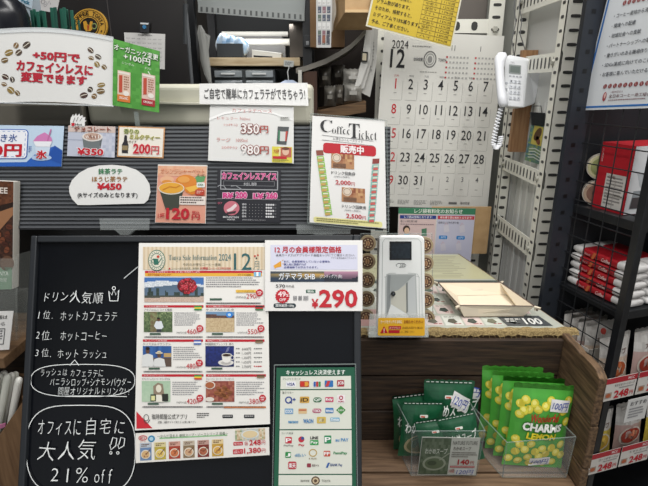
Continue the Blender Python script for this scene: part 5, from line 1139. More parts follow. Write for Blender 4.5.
# box with dripper on the top shelf
rb = thing('dripper_box', 'red and white boxed coffee dripper on the upper black shelf', 'box', R(.1, .1, 1.25))
m_ = MB(); rbox(m_, .074, .172, .028, .24, 1.2505, 1.415, '#b5252f'); m_.build('carton', LAMI, rb)
sd = Print(plane=Plane(R(.1, .028, 1.3), n=-DB), rect=(0, 0, 100, 140), mapf=lambda u, v, l: R(.172 - .098 * u, .028 - .0006 - .0004 * l, 1.4145 - .163 * v))
sd.rect_(32, 62, 92, 136, '#d3cfca', 1); sd.greek(36, 68, 88, 130, 9, '#8a8684', 2); sd.T('COFFEE', 40, 66, 60, 72, '#6a2a2c', .0); sd.T('Kalita', 10, 12, 14, 40, '#e0c4c4'); sd.rect_(62, 78, 64, 132, '#a9a4a0', 3); sd.rect_(66, 104, 90, 106, '#77726e', 3)
sd.build('side_print', LAMI, rb)
fr = Print(plane=Plane(R(.03, .1, 1.3), n=-DA), rect=(0, 0, 100, 80), mapf=lambda u, v, l: R(.074 - .0006 - .0004 * l, .028 + .212 * u, 1.4145 - .163 * v))
fr.rect_(0, 0, 100, 80, '#d4d5d8', 1); fr.poly([(8, 30), (34, 30), (26, 48), (16, 48)], '#b4b8bc', 2); fr.poly([(8, 52), (34, 52), (36, 74), (6, 74)], '#8d9296', 2); fr.poly([(8, 60), (34, 60), (35.4, 73), (7, 73)], '#4a4446', 3); fr.ell(21, 30, 13, 3, '#d0d3d6', 3)
fr.build('front_print', LAMI, rb)
for k, (z, c1, c2, lab) in enumerate(((1.2835, '#7c5a4c', '#a8907c', 'lower round tin with brown lid standing on edge behind the red box'), (1.3515, '#8a8f5c', '#b9b48c', 'upper round tin with greenish lid standing on edge behind the red box'))):
    o = thing('round_tin', lab, 'tin', R(.175, .035, z - .033), 'round tins beside the dripper box')
    n = (DB * -.62 + DA * -.78).normalized(); c = R(.186, .050, z)
    m_ = MB(); m_.disc(c, n, .0325, .0325, 28, '#b5aea2', .018); m_.build('tin_body', PLAST, o)
    m_ = MB(); m_.disc(c + n * .0182, n, .030, .029, 28, c2, .001); m_.disc(c + n * .0194, n, .023, .022, 24, c1, .001); m_.disc(c + n * .0206, n, .010, .009, 16, mix(c1, '#2c1c18', .5), .001); m_.build('lid', PLAST, o)
# vacuum packs
def mk_pack():
    root = thing('coffee_pack', 'x', 'coffee pack', (0, 0, 0), 'red coffee packs stacked on the middle shelf')
    m_ = MB(); n = 16; L_, W2, H2 = .185, .062, .0215
    rings = []
    prof = [(0, .6), (.004, .82), (.018, 1), (.05, .96), (.135, .96), (.167, 1), (.181, .82), (.185, .6)]
    for y, s_ in prof:
        rings.append([(math.copysign(abs(math.cos(q)) ** .35, math.cos(q)) * W2 / 2 * (.9 + .1 * s_), y, H2 / 2 + math.copysign(abs(math.sin(q)) ** .6, math.sin(q)) * H2 / 2 * s_) for q in [2 * math.pi * k / n for k in range(n)]])
    m_.loft(rings, '#d5d3d2'); m_.build('paper_pack', mat_print('pack_paper', .6, .3) if 'pp' not in MATS else MATS['pp'], root, smooth=True)
    b = MB(); rings = [[(x * 1.03, y, (z - H2 / 2) * 1.04 + H2 / 2) for x, y, z in [(math.copysign(abs(math.cos(q)) ** .35, math.cos(q)) * W2 / 2, y, H2 / 2 + math.copysign(abs(math.sin(q)) ** .6, math.sin(q)) * H2 / 2 * .98) for q in [2 * math.pi * k / n for k in range(n)]]] for y in (.040, .150)]
    b.loft(rings, '#b01f2a')
    wp = Print(plane=Plane((0, 0, 0)), rect=(0, 0, 100, 20), mapf=lambda u, v, l: Vector((-W2 / 2 * 1.03 - .0004 * l - .0004, .150 - .11 * u, H2 - H2 * v))); wp.mb = b
    wp.T('Coffee', 58, 6, 82, 15, '#e8c9c6', .02, 1, shear=.2); wp.poly([(34, 2), (42, 2), (36, 18), (28, 18)], '#c8663a', 1); wp.T('Blend', 8, 8, 24, 14, '#e0b6b4', .0, 1)
    b.build('red_wrapper', LAMI, root); return root
pk0 = mk_pack(); rotz = math.atan2(DA.y, DA.x) - math.pi / 2
used_ = 0; lev = ('topmost', 'second from top', 'middle', 'second from bottom', 'bottom')
for st, v in enumerate((.046, .118)):
    for i in range(5):
        o = pk0 if used_ == 0 else copy_tree(pk0); used_ += 1
        p = R(.010 + random.uniform(0, .006), v, 1.0306 + .0222 * i); o.location = p; o.rotation_euler = (0, 0, rotz + random.uniform(-.02, .02))
        o['label'] = 'red white coffee pack, %s of the %s' % (lev[4 - i], 'stack just inside the wire mesh' if st == 0 else 'second stack, right of the black post')
m_ = MB(); rbox(m_, .03, .19, .30, .5, 1.0305, 1.13, '#5a1f2a'); tag(m_.build('maroon_carton', LAMI, bevel=.002), 'dark maroon carton beside the coffee packs on the middle shelf', 'box')
# soup pouches on the two lower shelves
def mk_pouch(pal):
    root = thing('soup_pouch', 'x', 'pouch', (0, 0, 0), 'soup pouches on the black rack')
    mb = MB(); w, h, t = .098, .142, .03
    a, b, c = pal
    f = bag_mesh(mb, w, h, t, lambda u, v, s: mix('#b9b6b2', '#d2cfcb', nz(round(u, 1), round(v, 1))) if v < .45 else a, 12, 16)
    pr = Print(rect=(0, 0, 100, 100), plane=Plane((0, 0, 0)), mapf=f); pr.mb = mb
    pr.rrect(14, 8, 86, 42, 4, '#cfc9c4', 1); pr.ell(50, 17, 9, 6, '#b8463c', 2); pr.T('スープ', 24, 27, 76, 37, '#6a4a40', .01, 3); pr.ell(50, 70, 40, 22, '#dcd5ca', 2); pr.ell(50, 69, 34, 17.6, b, 3)
    for k in range(7): pr.ell(50 + random.uniform(-24, 24), 69 + random.uniform(-10, 10), 7, 4.4, mix(b, c, random.random()), 4 + k * .1, random.uniform(0, 90), 8)
    mb.build('pouch_body', FILM, root, smooth=True); return root
protos = [mk_pouch(('#c9b6a4', '#b85c34', '#e0986a')), mk_pouch(('#c9b24a', '#d2a83c', '#f0dc8c')), mk_pouch(('#b59a94', '#a83a2a', '#e0a07c'))]
fresh = [True] * 3
def pouch(k, u, v, z, lab, lean=-6, turn=0):
    o = protos[k] if fresh[k] else copy_tree(protos[k]); fresh[k] = False
    o.location = R(u, v, z + .001); o.rotation_euler = (math.radians(lean), 0, rotz + turn); o['label'] = lab
pouch(0, .034, .052, .80, 'orange soup pouch on the lower shelf behind the first 248 tag'); pouch(2, .034, .165, .80, 'reddish soup pouch on the lower shelf, second beyond the black post'); pouch(0, .034, .278, .80, 'orange soup pouch on the lower shelf, third beyond the black post')
pouch(1, .034, .050, .57, 'yellow soup pouch on the lowest visible shelf beside the black post'); pouch(2, .034, .158, .57, 'red soup pouch on the lowest visible shelf behind a 248 tag'); pouch(1, .034, .270, .57, 'yellow soup pouch on the lowest visible shelf farther right')
m_ = MB(); u0, u1, v0, v1, z0, z1 = .075, .20, .006, .118, .8005, .885
for a in ((u0, u0 + .002, v0, v1), (u1 - .002, u1, v0, v1), (u0, u1, v0, v0 + .002), (u0, u1, v1 - .002, v1)): rbox(m_, *a, z0, z1, '#bdb9b2')
rbox(m_, u0, u1, v0, v1, z0, z0 + .002, '#bdb9b2'); tag(m_.build('white_display_box', PAPER), 'open white card box behind the wire mesh, filled with pouches', 'box')
for k in range(4): pouch((0, 2, 0, 2)[k], .098 + k * .026, .062, .803, '%s pouch in the open white card box behind the mesh' % ('front', 'second', 'third', 'rear')[k], -3)
# price tags on the shelf fronts
def tagcard(v0, z, w, t, lab, u=-.0135, h=.066):
    pr = Print(plane=Plane(R(u, v0, z), n=-DA), rect=(0, 0, 100, 70), mapf=lambda a, b, l: R(u - .0004 * l, v0 + w * a, z + h * (1 - b)))
    c = [R(u, v0, z + h), R(u, v0 + w, z + h), R(u, v0 + w, z), R(u, v0, z)]; pr.mb.prism(c, DA * .001, '#d5d1cc')
    pr.rect_(0, 0, 100, 17, '#b02a36', 1); pr.T('MCC', 70, 4, 90, 12.6, '#e8d0d0', .03, 2); pr.T(t, 30, 21, 94, 29, '#4a4448', .01, 2); pr.greek(46, 33, 92, 38, 1, '#77747a', 2); pr.rect_(5, 44, 26, 62, '#a8988c', 1); pr.ell(15, 53, 8, 6.6, '#b4603c', 2)
    pr.T('248', 33, 41, 80, 65, RED, .03, 3); pr.T('円', 83, 50, 94, 62, RED, .02, 3)
    tag(pr.build('price_tag', LAMI), lab, 'price tag', 'red and white 248円 price tags on the black rack')
for sh, z in (('lower', .80), ('lowest visible', .57)):
    for i, w_ in enumerate(('first', 'second', 'third')):
        tagcard(-.022 + i * .106, z - .009, .100, ('やわらかコーンスープ', 'ミネストローネ', 'かぼちゃのスープ')[i] if z > .7 else ('コーンポタージュ', 'トマトスープ', 'クラムチャウダー')[i], 'red topped 248円 price tag, %s along the %s shelf' % (w_, sh))
sc2 = Print(plane=Plane(R(-.016, .05, .7), n=-DA), rect=(0, 0, 100, 100), mapf=lambda a, b, l: R(-.02 - .0004 * l, .058 + .07 * a, .785 - .07 * b)); 
sc2.mb.prism([R(-.02, .058, .785), R(-.02, .128, .785), R(-.02, .128, .715), R(-.02, .058, .715)], DA * .0008, '#c9c9c8'); sc2.T('おすすめ', 12, 10, 88, 28, '#55555a', .01); sc2.greek(12, 40, 88, 88, 4, '#8a8a8e')
tag(sc2.build('shelf_card', PAPER), 'small white card hanging from the lower shelf edge at right', 'card')
# blue bordered poster on the mesh
poP = Plane(R(.1, -.006, 1.5), n=-DB)
po = Print([(625, -72), (716, -104), (681, 107), (579.4, 110.4)], poP, (0, 0, 100, 180))
po.sheet('#d2d6da'); po.frame(1.6, -2, 98.4, 177.6, 2, '#2f6cb4', 1)
for r_, y in ((0, 72), (1, 155)):
    for k in range(14): po.ell(24 + k * 5.4, y, 2, 2.4, '#8a4a4c', 2, 20); po.stroke([(23.4 + k * 5.4, y - 1.8), (24.6 + k * 5.4, y + 1.8)], .4, '#c9a8a4', 3)
for i, t in enumerate(('・コーヒー産地から消費者まで持続的に', '・環境への配慮', '・地域社会への貢献', '・パートナーシップへの取り組み', '・働きがいのある職場作りを推進', '・SDGs達成に向けてのこれからの取り組み', '・お客様に喜んでいただける会社')): po.T(t, 15, 81 + i * 9.8, 15 + len(t) * 3.9, 85.4 + i * 9.8, '#3f434a', .01)
po.T('SDGsの取り組み', 20, 50, 80, 62, '#3f434a', .02)
po.T('一般社団法人', 31, 160.4, 45, 162.6, '#7a4a50'); po.T('全日本コーヒー商工組合連合会', 31, 164, 84, 167.6, '#6a4448', .01); po.greek(31, 169.6, 68, 171.4, 1, '#8a6a6e'); po.ell(26, 166, 2, 5, '#a04a50', 2); po.ell(26.4, 165, 1, 3, '#d8b4b0', 3)
tag(po.build('blue_border_poster', LAMI), 'white poster with blue border and rows of red coffee beans at upper right', 'poster')
# ------------------------------------------------------------------ dark partition with sign, small calendar and note (upper left)
PT = 1.50
m_ = MB(); a, b = PY(-70, 60, PT), PY(189, 60, PT); zt = PY(0, -60, PT).z
m_.box(a.x, b.x, PT, PT + .03, 0, zt)
rpt = thing('black_partition', 'glossy black partition wall behind the coffee machine at upper left', 'partition', ((a.x + b.x) / 2, PT, 0))
m_.build('partition_panel', PARTI, rpt, bevel=.002)
m_ = MB(); q = PY(112, 40, PT); m_.box(q.x - .001, q.x + .001, PT - .0015, PT, 1.2, zt, '#3f3b3a'); m_.build('panel_seam', PLAST, rpt)
SP2 = Plane((0, PT - .0085, 1), 0)
yc = Print((70, 8, 108, 46), SP2, eps=.0006); yc.flat([(89 + 18 * math.cos(k * math.pi / 18), 26.5 + 18 * math.sin(k * math.pi / 18)) for k in range(36)], '#c99a3a', .008)
yc.ring(89, 26.5, 16.6, 16.6, .7, '#5a4018', 1)
for k, c in enumerate('COFFEE TONYA'):
    if c == ' ': continue
    a = math.radians(-168 + k * 14.2); cx, cy = 89 + 13.4 * math.cos(a), 26.5 + 13.4 * math.sin(a)
    yc.T(c, cx - 1.5, cy - 2, cx + 1.5, cy + 2, '#33240f', .03, 2, rot=math.degrees(a) + 90)
for k in range(9): a = math.radians(20 + k * 17); yc.ell(89 + 13.4 * math.cos(a), 26.5 + 13.4 * math.sin(a), 1.3, .8, '#4a3414', 2, math.degrees(a) + 90, 8)
yc.ell(89, 26.5, 10.6, 10.6, '#1f1a17', 1); yc.ring(89, 26.5, 9.4, 9.4, .8, '#c99a3a', 2)
yc.poly([(83.4, 21.6), (86.4, 20.4), (88, 24.6), (89.6, 24.8), (90.6, 21), (93, 21.4), (92.6, 29), (90.6, 31), (86.4, 31), (84.4, 28.6)], '#d09a34', 3); yc.ring(94.6, 26, 2.2, 2.6, 1, '#8a9a60', 3); yc.poly([(87.4, 25), (89.8, 25), (89, 30.4), (87.8, 30)], '#a8482a', 4)
tag(yc.build('round_shop_sign', LAMI), 'round yellow and black sign reading COFFEE TONYA on the dark partition', 'sign')
sc3 = Print([(124, 32.4), (165, 34), (164.6, 69.4), (126.5, 66)], Plane((0, PT - .0025, 1), 0)); sc3.sheet('#c9c8c6', .002)
for r in range(6):
    for c in range(7): sc3.greek(126 + c * 5.4, 38 + r * 4.6, 129.4 + c * 5.4, 39.6 + r * 4.6, 1, '#a9a8a8', 2); 
    sc3.rect_(125.4, 41.6 + r * 4.6, 163.6, 41.8 + r * 4.6, '#b5b4b3', 1)
sc3.greek(138, 34, 152, 36, 1, '#8f8e8e')
rsc = thing('small_calendar', 'small white calendar sheet clipped to the dark partition', 'calendar', sc3.m(145, 68)); sc3.build('calendar_sheet', PAPER, rsc)
m_ = MB(); cp2 = Plane((0, PT - .012, 1), 0); m_.prism([cp2.hit(x, y) for x, y in ((139.6, 22), (149.6, 22.4), (148.6, 32.6), (140, 32))], (0, .006, 0), '#25272a'); m_.prism([cp2.hit(x, y) + Vector((0, -.002, 0)) for x, y in ((140.4, 22.6), (148.8, 23), (148.4, 24.6), (140.6, 24.2))], (0, .002, 0), '#c9ccce')
m_.build('clip', PLAST, rsc)
m_ = MB(); m_.disc(cp2.hit(144.4, 27) + Vector((0, -.0001, 0)), (0, -1, 0), .0055, .005, 14, '#2f6f9c', .002); m_.build('blue_dot', PLAST, rsc)
no = Print([(39, -6), (60.4, -5), (56.4, 13.4), (37.6, 9.6)], Plane((0, PT - .002, 1), 0)); no.sheet('#c6c4c4'); no.ring(43, 3, 2, 2.4, .5, '#77757c'); no.stroke([(46, 2), (48, 6), (50, 1), (52, 5)], .5, '#77757c'); no.ring(46, 7, 1.4, 1.4, .4, '#77757c')
rno = thing('handwritten_note', 'white handwritten note on the partition behind the green stirrers', 'note', no.m(47, 12)); no.build('note_sheet', PAPER, rno)
# machine behind the card: dark hopper, stirrer holder
TOPZ = top
def lathe(prof, c, n=28):
    mb = MB(); mb.loft([[Vector(c) + Vector((math.cos(q) * r, math.sin(q) * r, z)) for q in [2 * math.pi * k / n for k in range(n)]] for r, z in prof]); return mb
c = PY(2, 40, 1.13); zt_ = PY(2, 0, 1.13).z
rho = thing('coffee_machine', 'dark coffee machine with rounded black hopper at upper left corner', 'coffee machine', (c.x, 1.13, TOPZ))
m_ = MB(); m_.box(c.x - .12, c.x + .05, 1.06, 1.24, PY(0, 104, 1.05).z + .001, zt_ - .09, '#1b1d22'); m_.build('machine_body', PLAST, rho, bevel=.006)
lathe([(.055, zt_ - .09), (.060, zt_ - .06), (.060, zt_ - .03), (.054, zt_ - .006), (.03, zt_ + .012), (.0, zt_ + .016)], (c.x, 1.13, 0)).build('hopper', mat('hopper_black', '#14161c', .25), rho, smooth=True)
lb = Print([(15, -10), (34, -8), (31.5, 8.6), (19, 3)], Plane((0, 1.30, 1), 0)); lb.sheet('#b9c9d6'); lb.T('Pack', 20, .5, 31, 5.6, '#2a6f8c', .03)
rlb = thing('packet_box', 'pale blue and white packet with blue lettering at top left', 'packet', lb.m(24, 8)); lb.build('packet_front', LAMI, rlb)
m_ = MB(); q = lb.m(17, 3); q2 = lb.m(32, -8); m_.box(q.x, q2.x - .01, q.y + .004, q.y + .05, TOPZ + .18, q2.z + .04, '#9aa6b0'); m_.box(q.x, q2.x, q.y + .004, q.y + .05, TOPZ, TOPZ + .18, '#1c1d20'); m_.build('packet_body', PLAST, rlb)
ha_, hb_ = PY(29, 40, 1.16), PY(82, 40, 1.16)
m_ = MB(); zt2 = PY(50, 30, 1.16).z
m_.box(ha_.x, hb_.x, 1.158, 1.161, TOPZ + .088, zt2); m_.box(ha_.x, hb_.x, 1.205, 1.208, TOPZ + .088, zt2); m_.box(ha_.x, ha_.x + .003, 1.161, 1.205, TOPZ + .088, zt2); m_.box(hb_.x - .003, hb_.x, 1.161, 1.205, TOPZ + .088, zt2); m_.box(ha_.x, hb_.x, 1.158, 1.208, TOPZ + .086, TOPZ + .089)
tag(m_.build('stirrer_holder', mat('holder_black', '#1a1c1e', .35)), 'black rectangular holder for green stirrers behind the 50円 card', 'holder')
SX = [(31.5, 10), (34, 9), (37, 11.4), (40.6, 10.4), (44, 11), (51.5, 7.4), (54, 7), (60.6, 8.6), (63.8, 7.4), (66.4, 9), (70.6, 10.2), (73.6, 19), (78, 20)]
for i, (x, y) in enumerate(SX):
    b0, b1 = PY(x, 36, 1.18 + .012 * (i % 2)), PY(x + random.uniform(-.6, .6), y, 1.18 + .012 * (i % 2)); w = .0036 if i < 11 else .0022
    m_ = MB(); b0 = Vector((b0.x, b0.y, TOPZ + .0895)); m_.hexa([b1 + Vector((-w, 0, 0)), b1 + Vector((w, 0, 0)), b0 + Vector((w, 0, 0)), b0 + Vector((-w, 0, 0))] + [v + Vector((0, .003, 0)) for v in (b1 + Vector((-w, 0, 0)), b1 + Vector((w, 0, 0)), b0 + Vector((w, 0, 0)), b0 + Vector((-w, 0, 0)))], '#1b5546' if i % 3 else '#17493d')
    tag(m_.build('stirrer', PLAST, bevel=.001), ('green flat stirrer, number %s from the left in the black holder' % ('one two three four five six seven eight nine ten eleven twelve thirteen'.split()[i])), 'stirrer', 'green stirrers in the black holder')

# ------------------------------------------------------------------ storage rack in the upper middle
SR = 1.76
def pz(px0, py0, px1, py1, Y, dep): mb = MB(); return pbox(mb, px0, py0, px1, py1, Y, dep)
rs_ = thing('storage_rack', 'dark storage rack with plank shelf and grey slotted top edge', 'rack', (PY(250, 60, SR).x, SR + .15, 0))
x0p, x1p = PY(189, 60, SR).x, PY(197.5, 60, SR).x
for xa_, xb_ in ((x0p, x1p), (PY(303, 60, SR).x, PY(312, 60, SR).x)):
    for yy in (SR, SR + .32): MB().box(xa_, xb_, yy, yy + .03, 0, 2.35).build('post', BLACK, rs_)
m_ = MB(); L4 = [PY(x, y, SR - .01) for x, y in ((198, 4.6), (304.5, 13), (304.5, 21), (198, 12.4))]
m_.prism(L4, (0, .004, 0), '#8a8e8d')
for k in range(19):
    x = 200.5 + k * 5.5; y = 5.6 + (x - 198) * .079; m_.prism([PY(a, b, SR - .0105) for a, b in ((x, y + .8), (x + 2, y + 1), (x + 2, y + 5.8), (x, y + 5.6))], (0, .0005, 0), '#4d5050')
m_.build('slotted_edge', WHITEMETAL, rs_)
m_ = MB(); m_.prism([PY(x, y, SR - .008) for x, y in ((192, -40), (308, -40), (304.5, 13), (198, 4.6))], (0, .02, 0), '#868b8a'); m_.build('top_fascia', WHITEMETAL, rs_)
pk = pz(203, 57.5, 300, 66, SR + .005, .30); pk.build('plank_shelf', mat('pale_plank', '#a58f6e', .6, noise=1, nscale=8, stretch=(1.2, 14, 14), col2='#c9b898'), rs_, bevel=.002)
zp = PY(250, 57.5, SR + .005).z
pk = pz(200, 89, 306, 96, SR + .005, .32); pk.build('lower_shelf', BLACK, rs_); zl = PY(250, 89, SR + .005).z
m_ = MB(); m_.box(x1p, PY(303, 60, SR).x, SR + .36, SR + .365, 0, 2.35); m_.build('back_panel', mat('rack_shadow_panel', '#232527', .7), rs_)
# tray with packets
a, b = PY(217, 50, SR + .02), PY(242.5, 50, SR + .02)
m_ = MB(); zt3 = PY(230, 43.5, SR + .02).z
for bx in ((a.x, b.x, SR + .02, SR + .024, zp, zt3), (a.x, b.x, SR + .11, SR + .114, zp, zt3), (a.x, a.x + .004, SR + .024, SR + .11, zp, zt3), (b.x - .004, b.x, SR + .024, SR + .11, zp, zt3), (a.x, b.x, SR + .02, SR + .114, zp, zp + .003)): m_.box(*bx)
tag(m_.build('dark_tray', mat('tray_dark', '#33373a', .5)), 'dark grey open box on the plank shelf holding blue packets', 'box')
for k in range(3):
    cx = a.x + (b.x - a.x) * (.18 + .32 * k); m_ = MB(); rings = []
    for j in range(7):
        t = j / 6; w = .030 * math.sin(math.pi * (.12 + .76 * t)) ; rings.append([(cx + math.cos(q) * w * (1 + .12 * math.sin(3 * q + k)), SR + .065 + math.sin(q) * .03, zp + .004 + t * (zt3 - zp + .030 - .006 * k)) for q in [2 * math.pi * i / 12 for i in range(12)]])
    m_.loft(rings, '#aebfd0'); m_.c = [lin(mix('#7fa6cc', '#d5dde4', random.random())) for _ in m_.f]
    tag(m_.build('blue_packet', FILM, smooth=True), 'crinkled blue and white packet, %s in the dark grey box' % ('left', 'middle', 'right')[k], 'packet', 'blue packets in the dark box')
for (x0, y0, x1, y1, Y, lab) in ((222, 31.5, 288, 36.8, SR + .24, 'long white tube standing in for a gleaming strip above the plank shelf, upper one'), (243, 38.6, 291, 46, SR + .16, 'thick white tube standing in for a gleaming strip behind the white packet')):  # white tubes stand in for light gleaming on the shelf edges
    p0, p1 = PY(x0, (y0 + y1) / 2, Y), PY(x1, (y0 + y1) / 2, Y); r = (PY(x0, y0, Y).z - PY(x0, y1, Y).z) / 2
    o = thing('gleam_tube', lab, 'bright tube', ((p0.x + p1.x) / 2, Y, p0.z - r), 'white tubes for gleaming strips on the plank shelf')
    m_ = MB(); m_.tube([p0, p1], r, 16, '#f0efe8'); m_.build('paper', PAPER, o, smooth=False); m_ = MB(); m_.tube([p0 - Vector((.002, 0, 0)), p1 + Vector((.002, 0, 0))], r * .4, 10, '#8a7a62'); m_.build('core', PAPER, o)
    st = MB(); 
    if p0.z - r > zp + .01: st.box(p0.x + .02, p1.x - .02, Y - .02, Y + .02, zp, p0.z - r); tag(st.build('white_carton', PAPER), 'pale carton under the white tube: %s' % ('rear' if Y > SR + .2 else 'front'), 'box')
m_ = MB(); a, b = PY(252, 54, SR + .03), PY(281, 54, SR + .03); zz = PY(260, 49.6, SR + .03).z
m_.hexa([(a.x, SR + .03, zz), (b.x, SR + .03, zz - .012), (b.x, SR + .03, zp), (a.x, SR + .03, zp), (a.x + .01, SR + .12, zz + .004), (b.x, SR + .12, zz - .006), (b.x, SR + .12, zp), (a.x, SR + .12, zp)], '#c9c9c4'); m_.hexa([(a.x + .005, SR + .028, zz - .018), (b.x - .03, SR + .028, zz - .022), (b.x - .03, SR + .028, zz - .028), (a.x + .005, SR + .028, zz - .024)] + [(a.x + .005, SR + .03, zz - .018), (b.x - .03, SR + .03, zz - .022), (b.x - .03, SR + .03, zz - .028), (a.x + .005, SR + .03, zz - .024)], '#2b2b2e')
tag(m_.build('white_packet', PAPER, bevel=.003), 'white packet with black stripe lying on the plank shelf', 'packet')
pk = pz(289.5, 22, 303.5, 57, SR + .04, .12); tag(pk.build('grey_carton', mat('grey_card', '#4d4843', .7, noise=1, nscale=6, col2='#5d5751')), 'upright grey brown carton at the right end of the plank shelf', 'box')
m_ = Print([(284, 60), (294, 61), (293.4, 67), (283.6, 66.4)], Plane((0, SR - .004, 1), 0)); m_.sheet('#b9bcb9'); m_.greek(285, 61.6, 292.6, 65.6, 3, '#6f7274'); tag(m_.build('shelf_label', PAPER), 'small pale label on the plank shelf edge', 'label')
# drawer unit
a, b = PY(213, 80, SR + .01), PY(275, 80, SR + .01); zd = PY(240, 69, SR + .01).z
rd = thing('drawer_unit', 'clear plastic drawer unit with four small drawers on the lower shelf', 'drawers', ((a.x + b.x) / 2, SR + .1, zl))
m_ = MB(); m_.box(a.x, b.x, SR + .02, SR + .2, zl, zd); m_.build('case', mat('smoked_case', '#3f4345', .3), rd, bevel=.003)
for i in range(2):
    for j in range(2):
        w = (b.x - a.x) / 2; h = (zd - zl) / 2; m_ = MB(); m_.box(a.x + w * i + .006, a.x + w * (i + 1) - .006, SR + .008, SR + .02, zl + h * j + .005, zl + h * (j + 1) - .005)
        d_ = m_.build('drawer', mat('clear_drawer', '#70767a', .18, spec=.7, noise=1, nscale=14, col2='#8f9599'), rd, bevel=.002)
        m_ = MB(); m_.box(a.x + w * i + .03, a.x + w * (i + 1) - .03, SR + .002, SR + .008, zl + h * j + h * .45, zl + h * j + h * .62, '#c9cccc'); m_.build('handle', PLAST, d_)
m_ = MB(); a = PY(276, 88, SR - .04); b = PY(300, 88, SR - .04); c = PY(288, 80, SR - .04)
m_.loft([[(a.x, SR - .04, zl), (b.x, SR - .04, zl), (b.x, SR + .04, zl), (a.x, SR + .04, zl)], [(a.x + .008, SR - .035, c.z - .012), (b.x - .004, SR - .035, c.z - .012), (b.x - .004, SR + .035, c.z - .012), (a.x + .008, SR + .035, c.z - .012)], [(a.x + .03, SR - .02, c.z), (b.x - .025, SR - .02, c.z), (b.x - .025, SR + .02, c.z), (a.x + .03, SR + .02, c.z)]], '#b5c2da')
tag(m_.build('folded_blue_bag', FILM), 'pale blue folded bag at the right end of the lower shelf', 'bag')
m_ = MB(); m_.tube([PY(288.5, 80, SR - .03), PY(287.5, 72, SR - .03), PY(289.5, 66, SR - .03)], .002, 6, '#c5c8c8'); tag(m_.build('white_hook', PLAST), 'thin white hook above the pale blue folded bag', 'hook')
# hanging film bags
for k, (pts, lab) in enumerate((([(200, 26, 1.5), (201, 33, 3), (203, 45, 3.4), (204.5, 60, 3), (207, 74, 2.8), (210, 83, 1.5)], 'crinkled clear plastic bag hanging on the left post of the rack, front'), ([(204, 34, 1), (207, 37, 2.4), (206, 50, 2.6), (207, 62, 2.4), (210, 80, 1.2)], 'narrower clear plastic bag hanging behind the first one'))):
    m_ = MB(); rings = []
    for i, (x, y, r) in enumerate(pts):
        c = PY(x, y, SR - .03 + .02 * k); rr_ = r * 1.7 / F
        rings.append([c + Vector((math.cos(q) * rr_ * (1 + .35 * math.sin(5 * q + i * 1.7)), math.sin(q) * rr_ * .6, .004 * math.sin(4 * q + i))) for q in [2 * math.pi * j / 12 for j in range(12)]])
    m_.loft(rings); tag(m_.build('hanging_film_bag', mat_clear('film_%d' % k, .5, '#b9bab6', .15)), lab, 'bag', 'clear film bags on the rack post')
m_ = MB(); pbox(m_, 304, 35, 311.5, 47, SR - .02, .018, '#2a2c2f'); pbox(m_, 306, 41, 309, 45, SR - .022, .003, '#8a8c8e'); tag(m_.build('cable_box', PLAST, bevel=.001), 'small black cable box on the right rack post', 'box')
m_ = MB(); q = PY(185.6, 4, 1.47); m_.tube([q, Vector((q.x, q.y, 0))], .0050, 10, '#4b4e51'); m_.tube([q, PY(185.6, 44, 1.47)], .0068, 10, '#34373a'); tag(m_.build('metal_pole', PLAST), 'thin grey metal pole at the right edge of the dark partition', 'pole')

# ------------------------------------------------------------------ corner cupboard with coffee bags
m_ = MB(); CB = 1.92
rcb = thing('corner_cupboard', 'dark open cupboard with curved grey upper shelf and rough wooden shelf', 'cupboard', (PY(345, 80, CB).x, CB - .1, 0))
a, b = PY(315, 80, CB), PY(378, 80, CB); m_.box(a.x, b.x, CB, CB + .01, .8, PY(340, -40, CB).z); m_.build('back_panel', mat('cupboard_back', '#2b2522', .8, noise=1, nscale=5, col2='#332c28'), rcb)
edge = [(296, 70), (305, 68), (315, 64.5), (326, 60.5), (338, 54), (350, 46.5), (359, 38), (366, 30)]
m_ = MB(); rings = []
for i, (x, y) in enumerate(edge):
    d = 1.62 + .02 * i * 0; p = PY(x, y, 1.62 + .006 * i); dp = .11 if x < 318 else .27 - .006 * i; rings.append([p + Vector((0, 0, .006)), p + Vector((0, 0, -.010)), p + Vector((.004, dp, -.010)), p + Vector((.004, dp, .006))])
m_.loft(rings); m_.build('curved_shelf', mat('shelf_grey', '#5f5c56', .45, noise=1, nscale=12, col2='#77736b'), rcb)
m_ = MB(); e2 = [PY(x, y, 1.66) for x, y in ((315, 111), (366, 101), (366, 112), (315, 121))]; m_.prism(e2, (0, .25, 0)); m_.build('rough_shelf', WOOD_TAN if False else mat('rough_brown_plank', '#4b3826', .7, noise=1, nscale=9, stretch=(1.2, 14, 14), col2='#6d543a', bump=.4), rcb)
m_ = MB(); a, b = PY(303, 95, 1.63), PY(317, 95, 1.63); m_.box(a.x, b.x, 1.63, 1.75, .9, PY(308, 68, 1.63).z - .01); m_.build('side_board', mat('reddish_board', '#332119', .7, noise=1, nscale=9, stretch=(14, 14, 1.2), col2='#452d20'), rcb)
m_ = MB(); m_.box(PY(298, 62, 1.61).x, PY(301.6, 62, 1.61).x, 1.605, 1.615, PY(300, 90, 1.61).z, PY(300, 70, 1.61).z, '#b0afa9'); m_.build('white_bracket', PLAST, rcb)
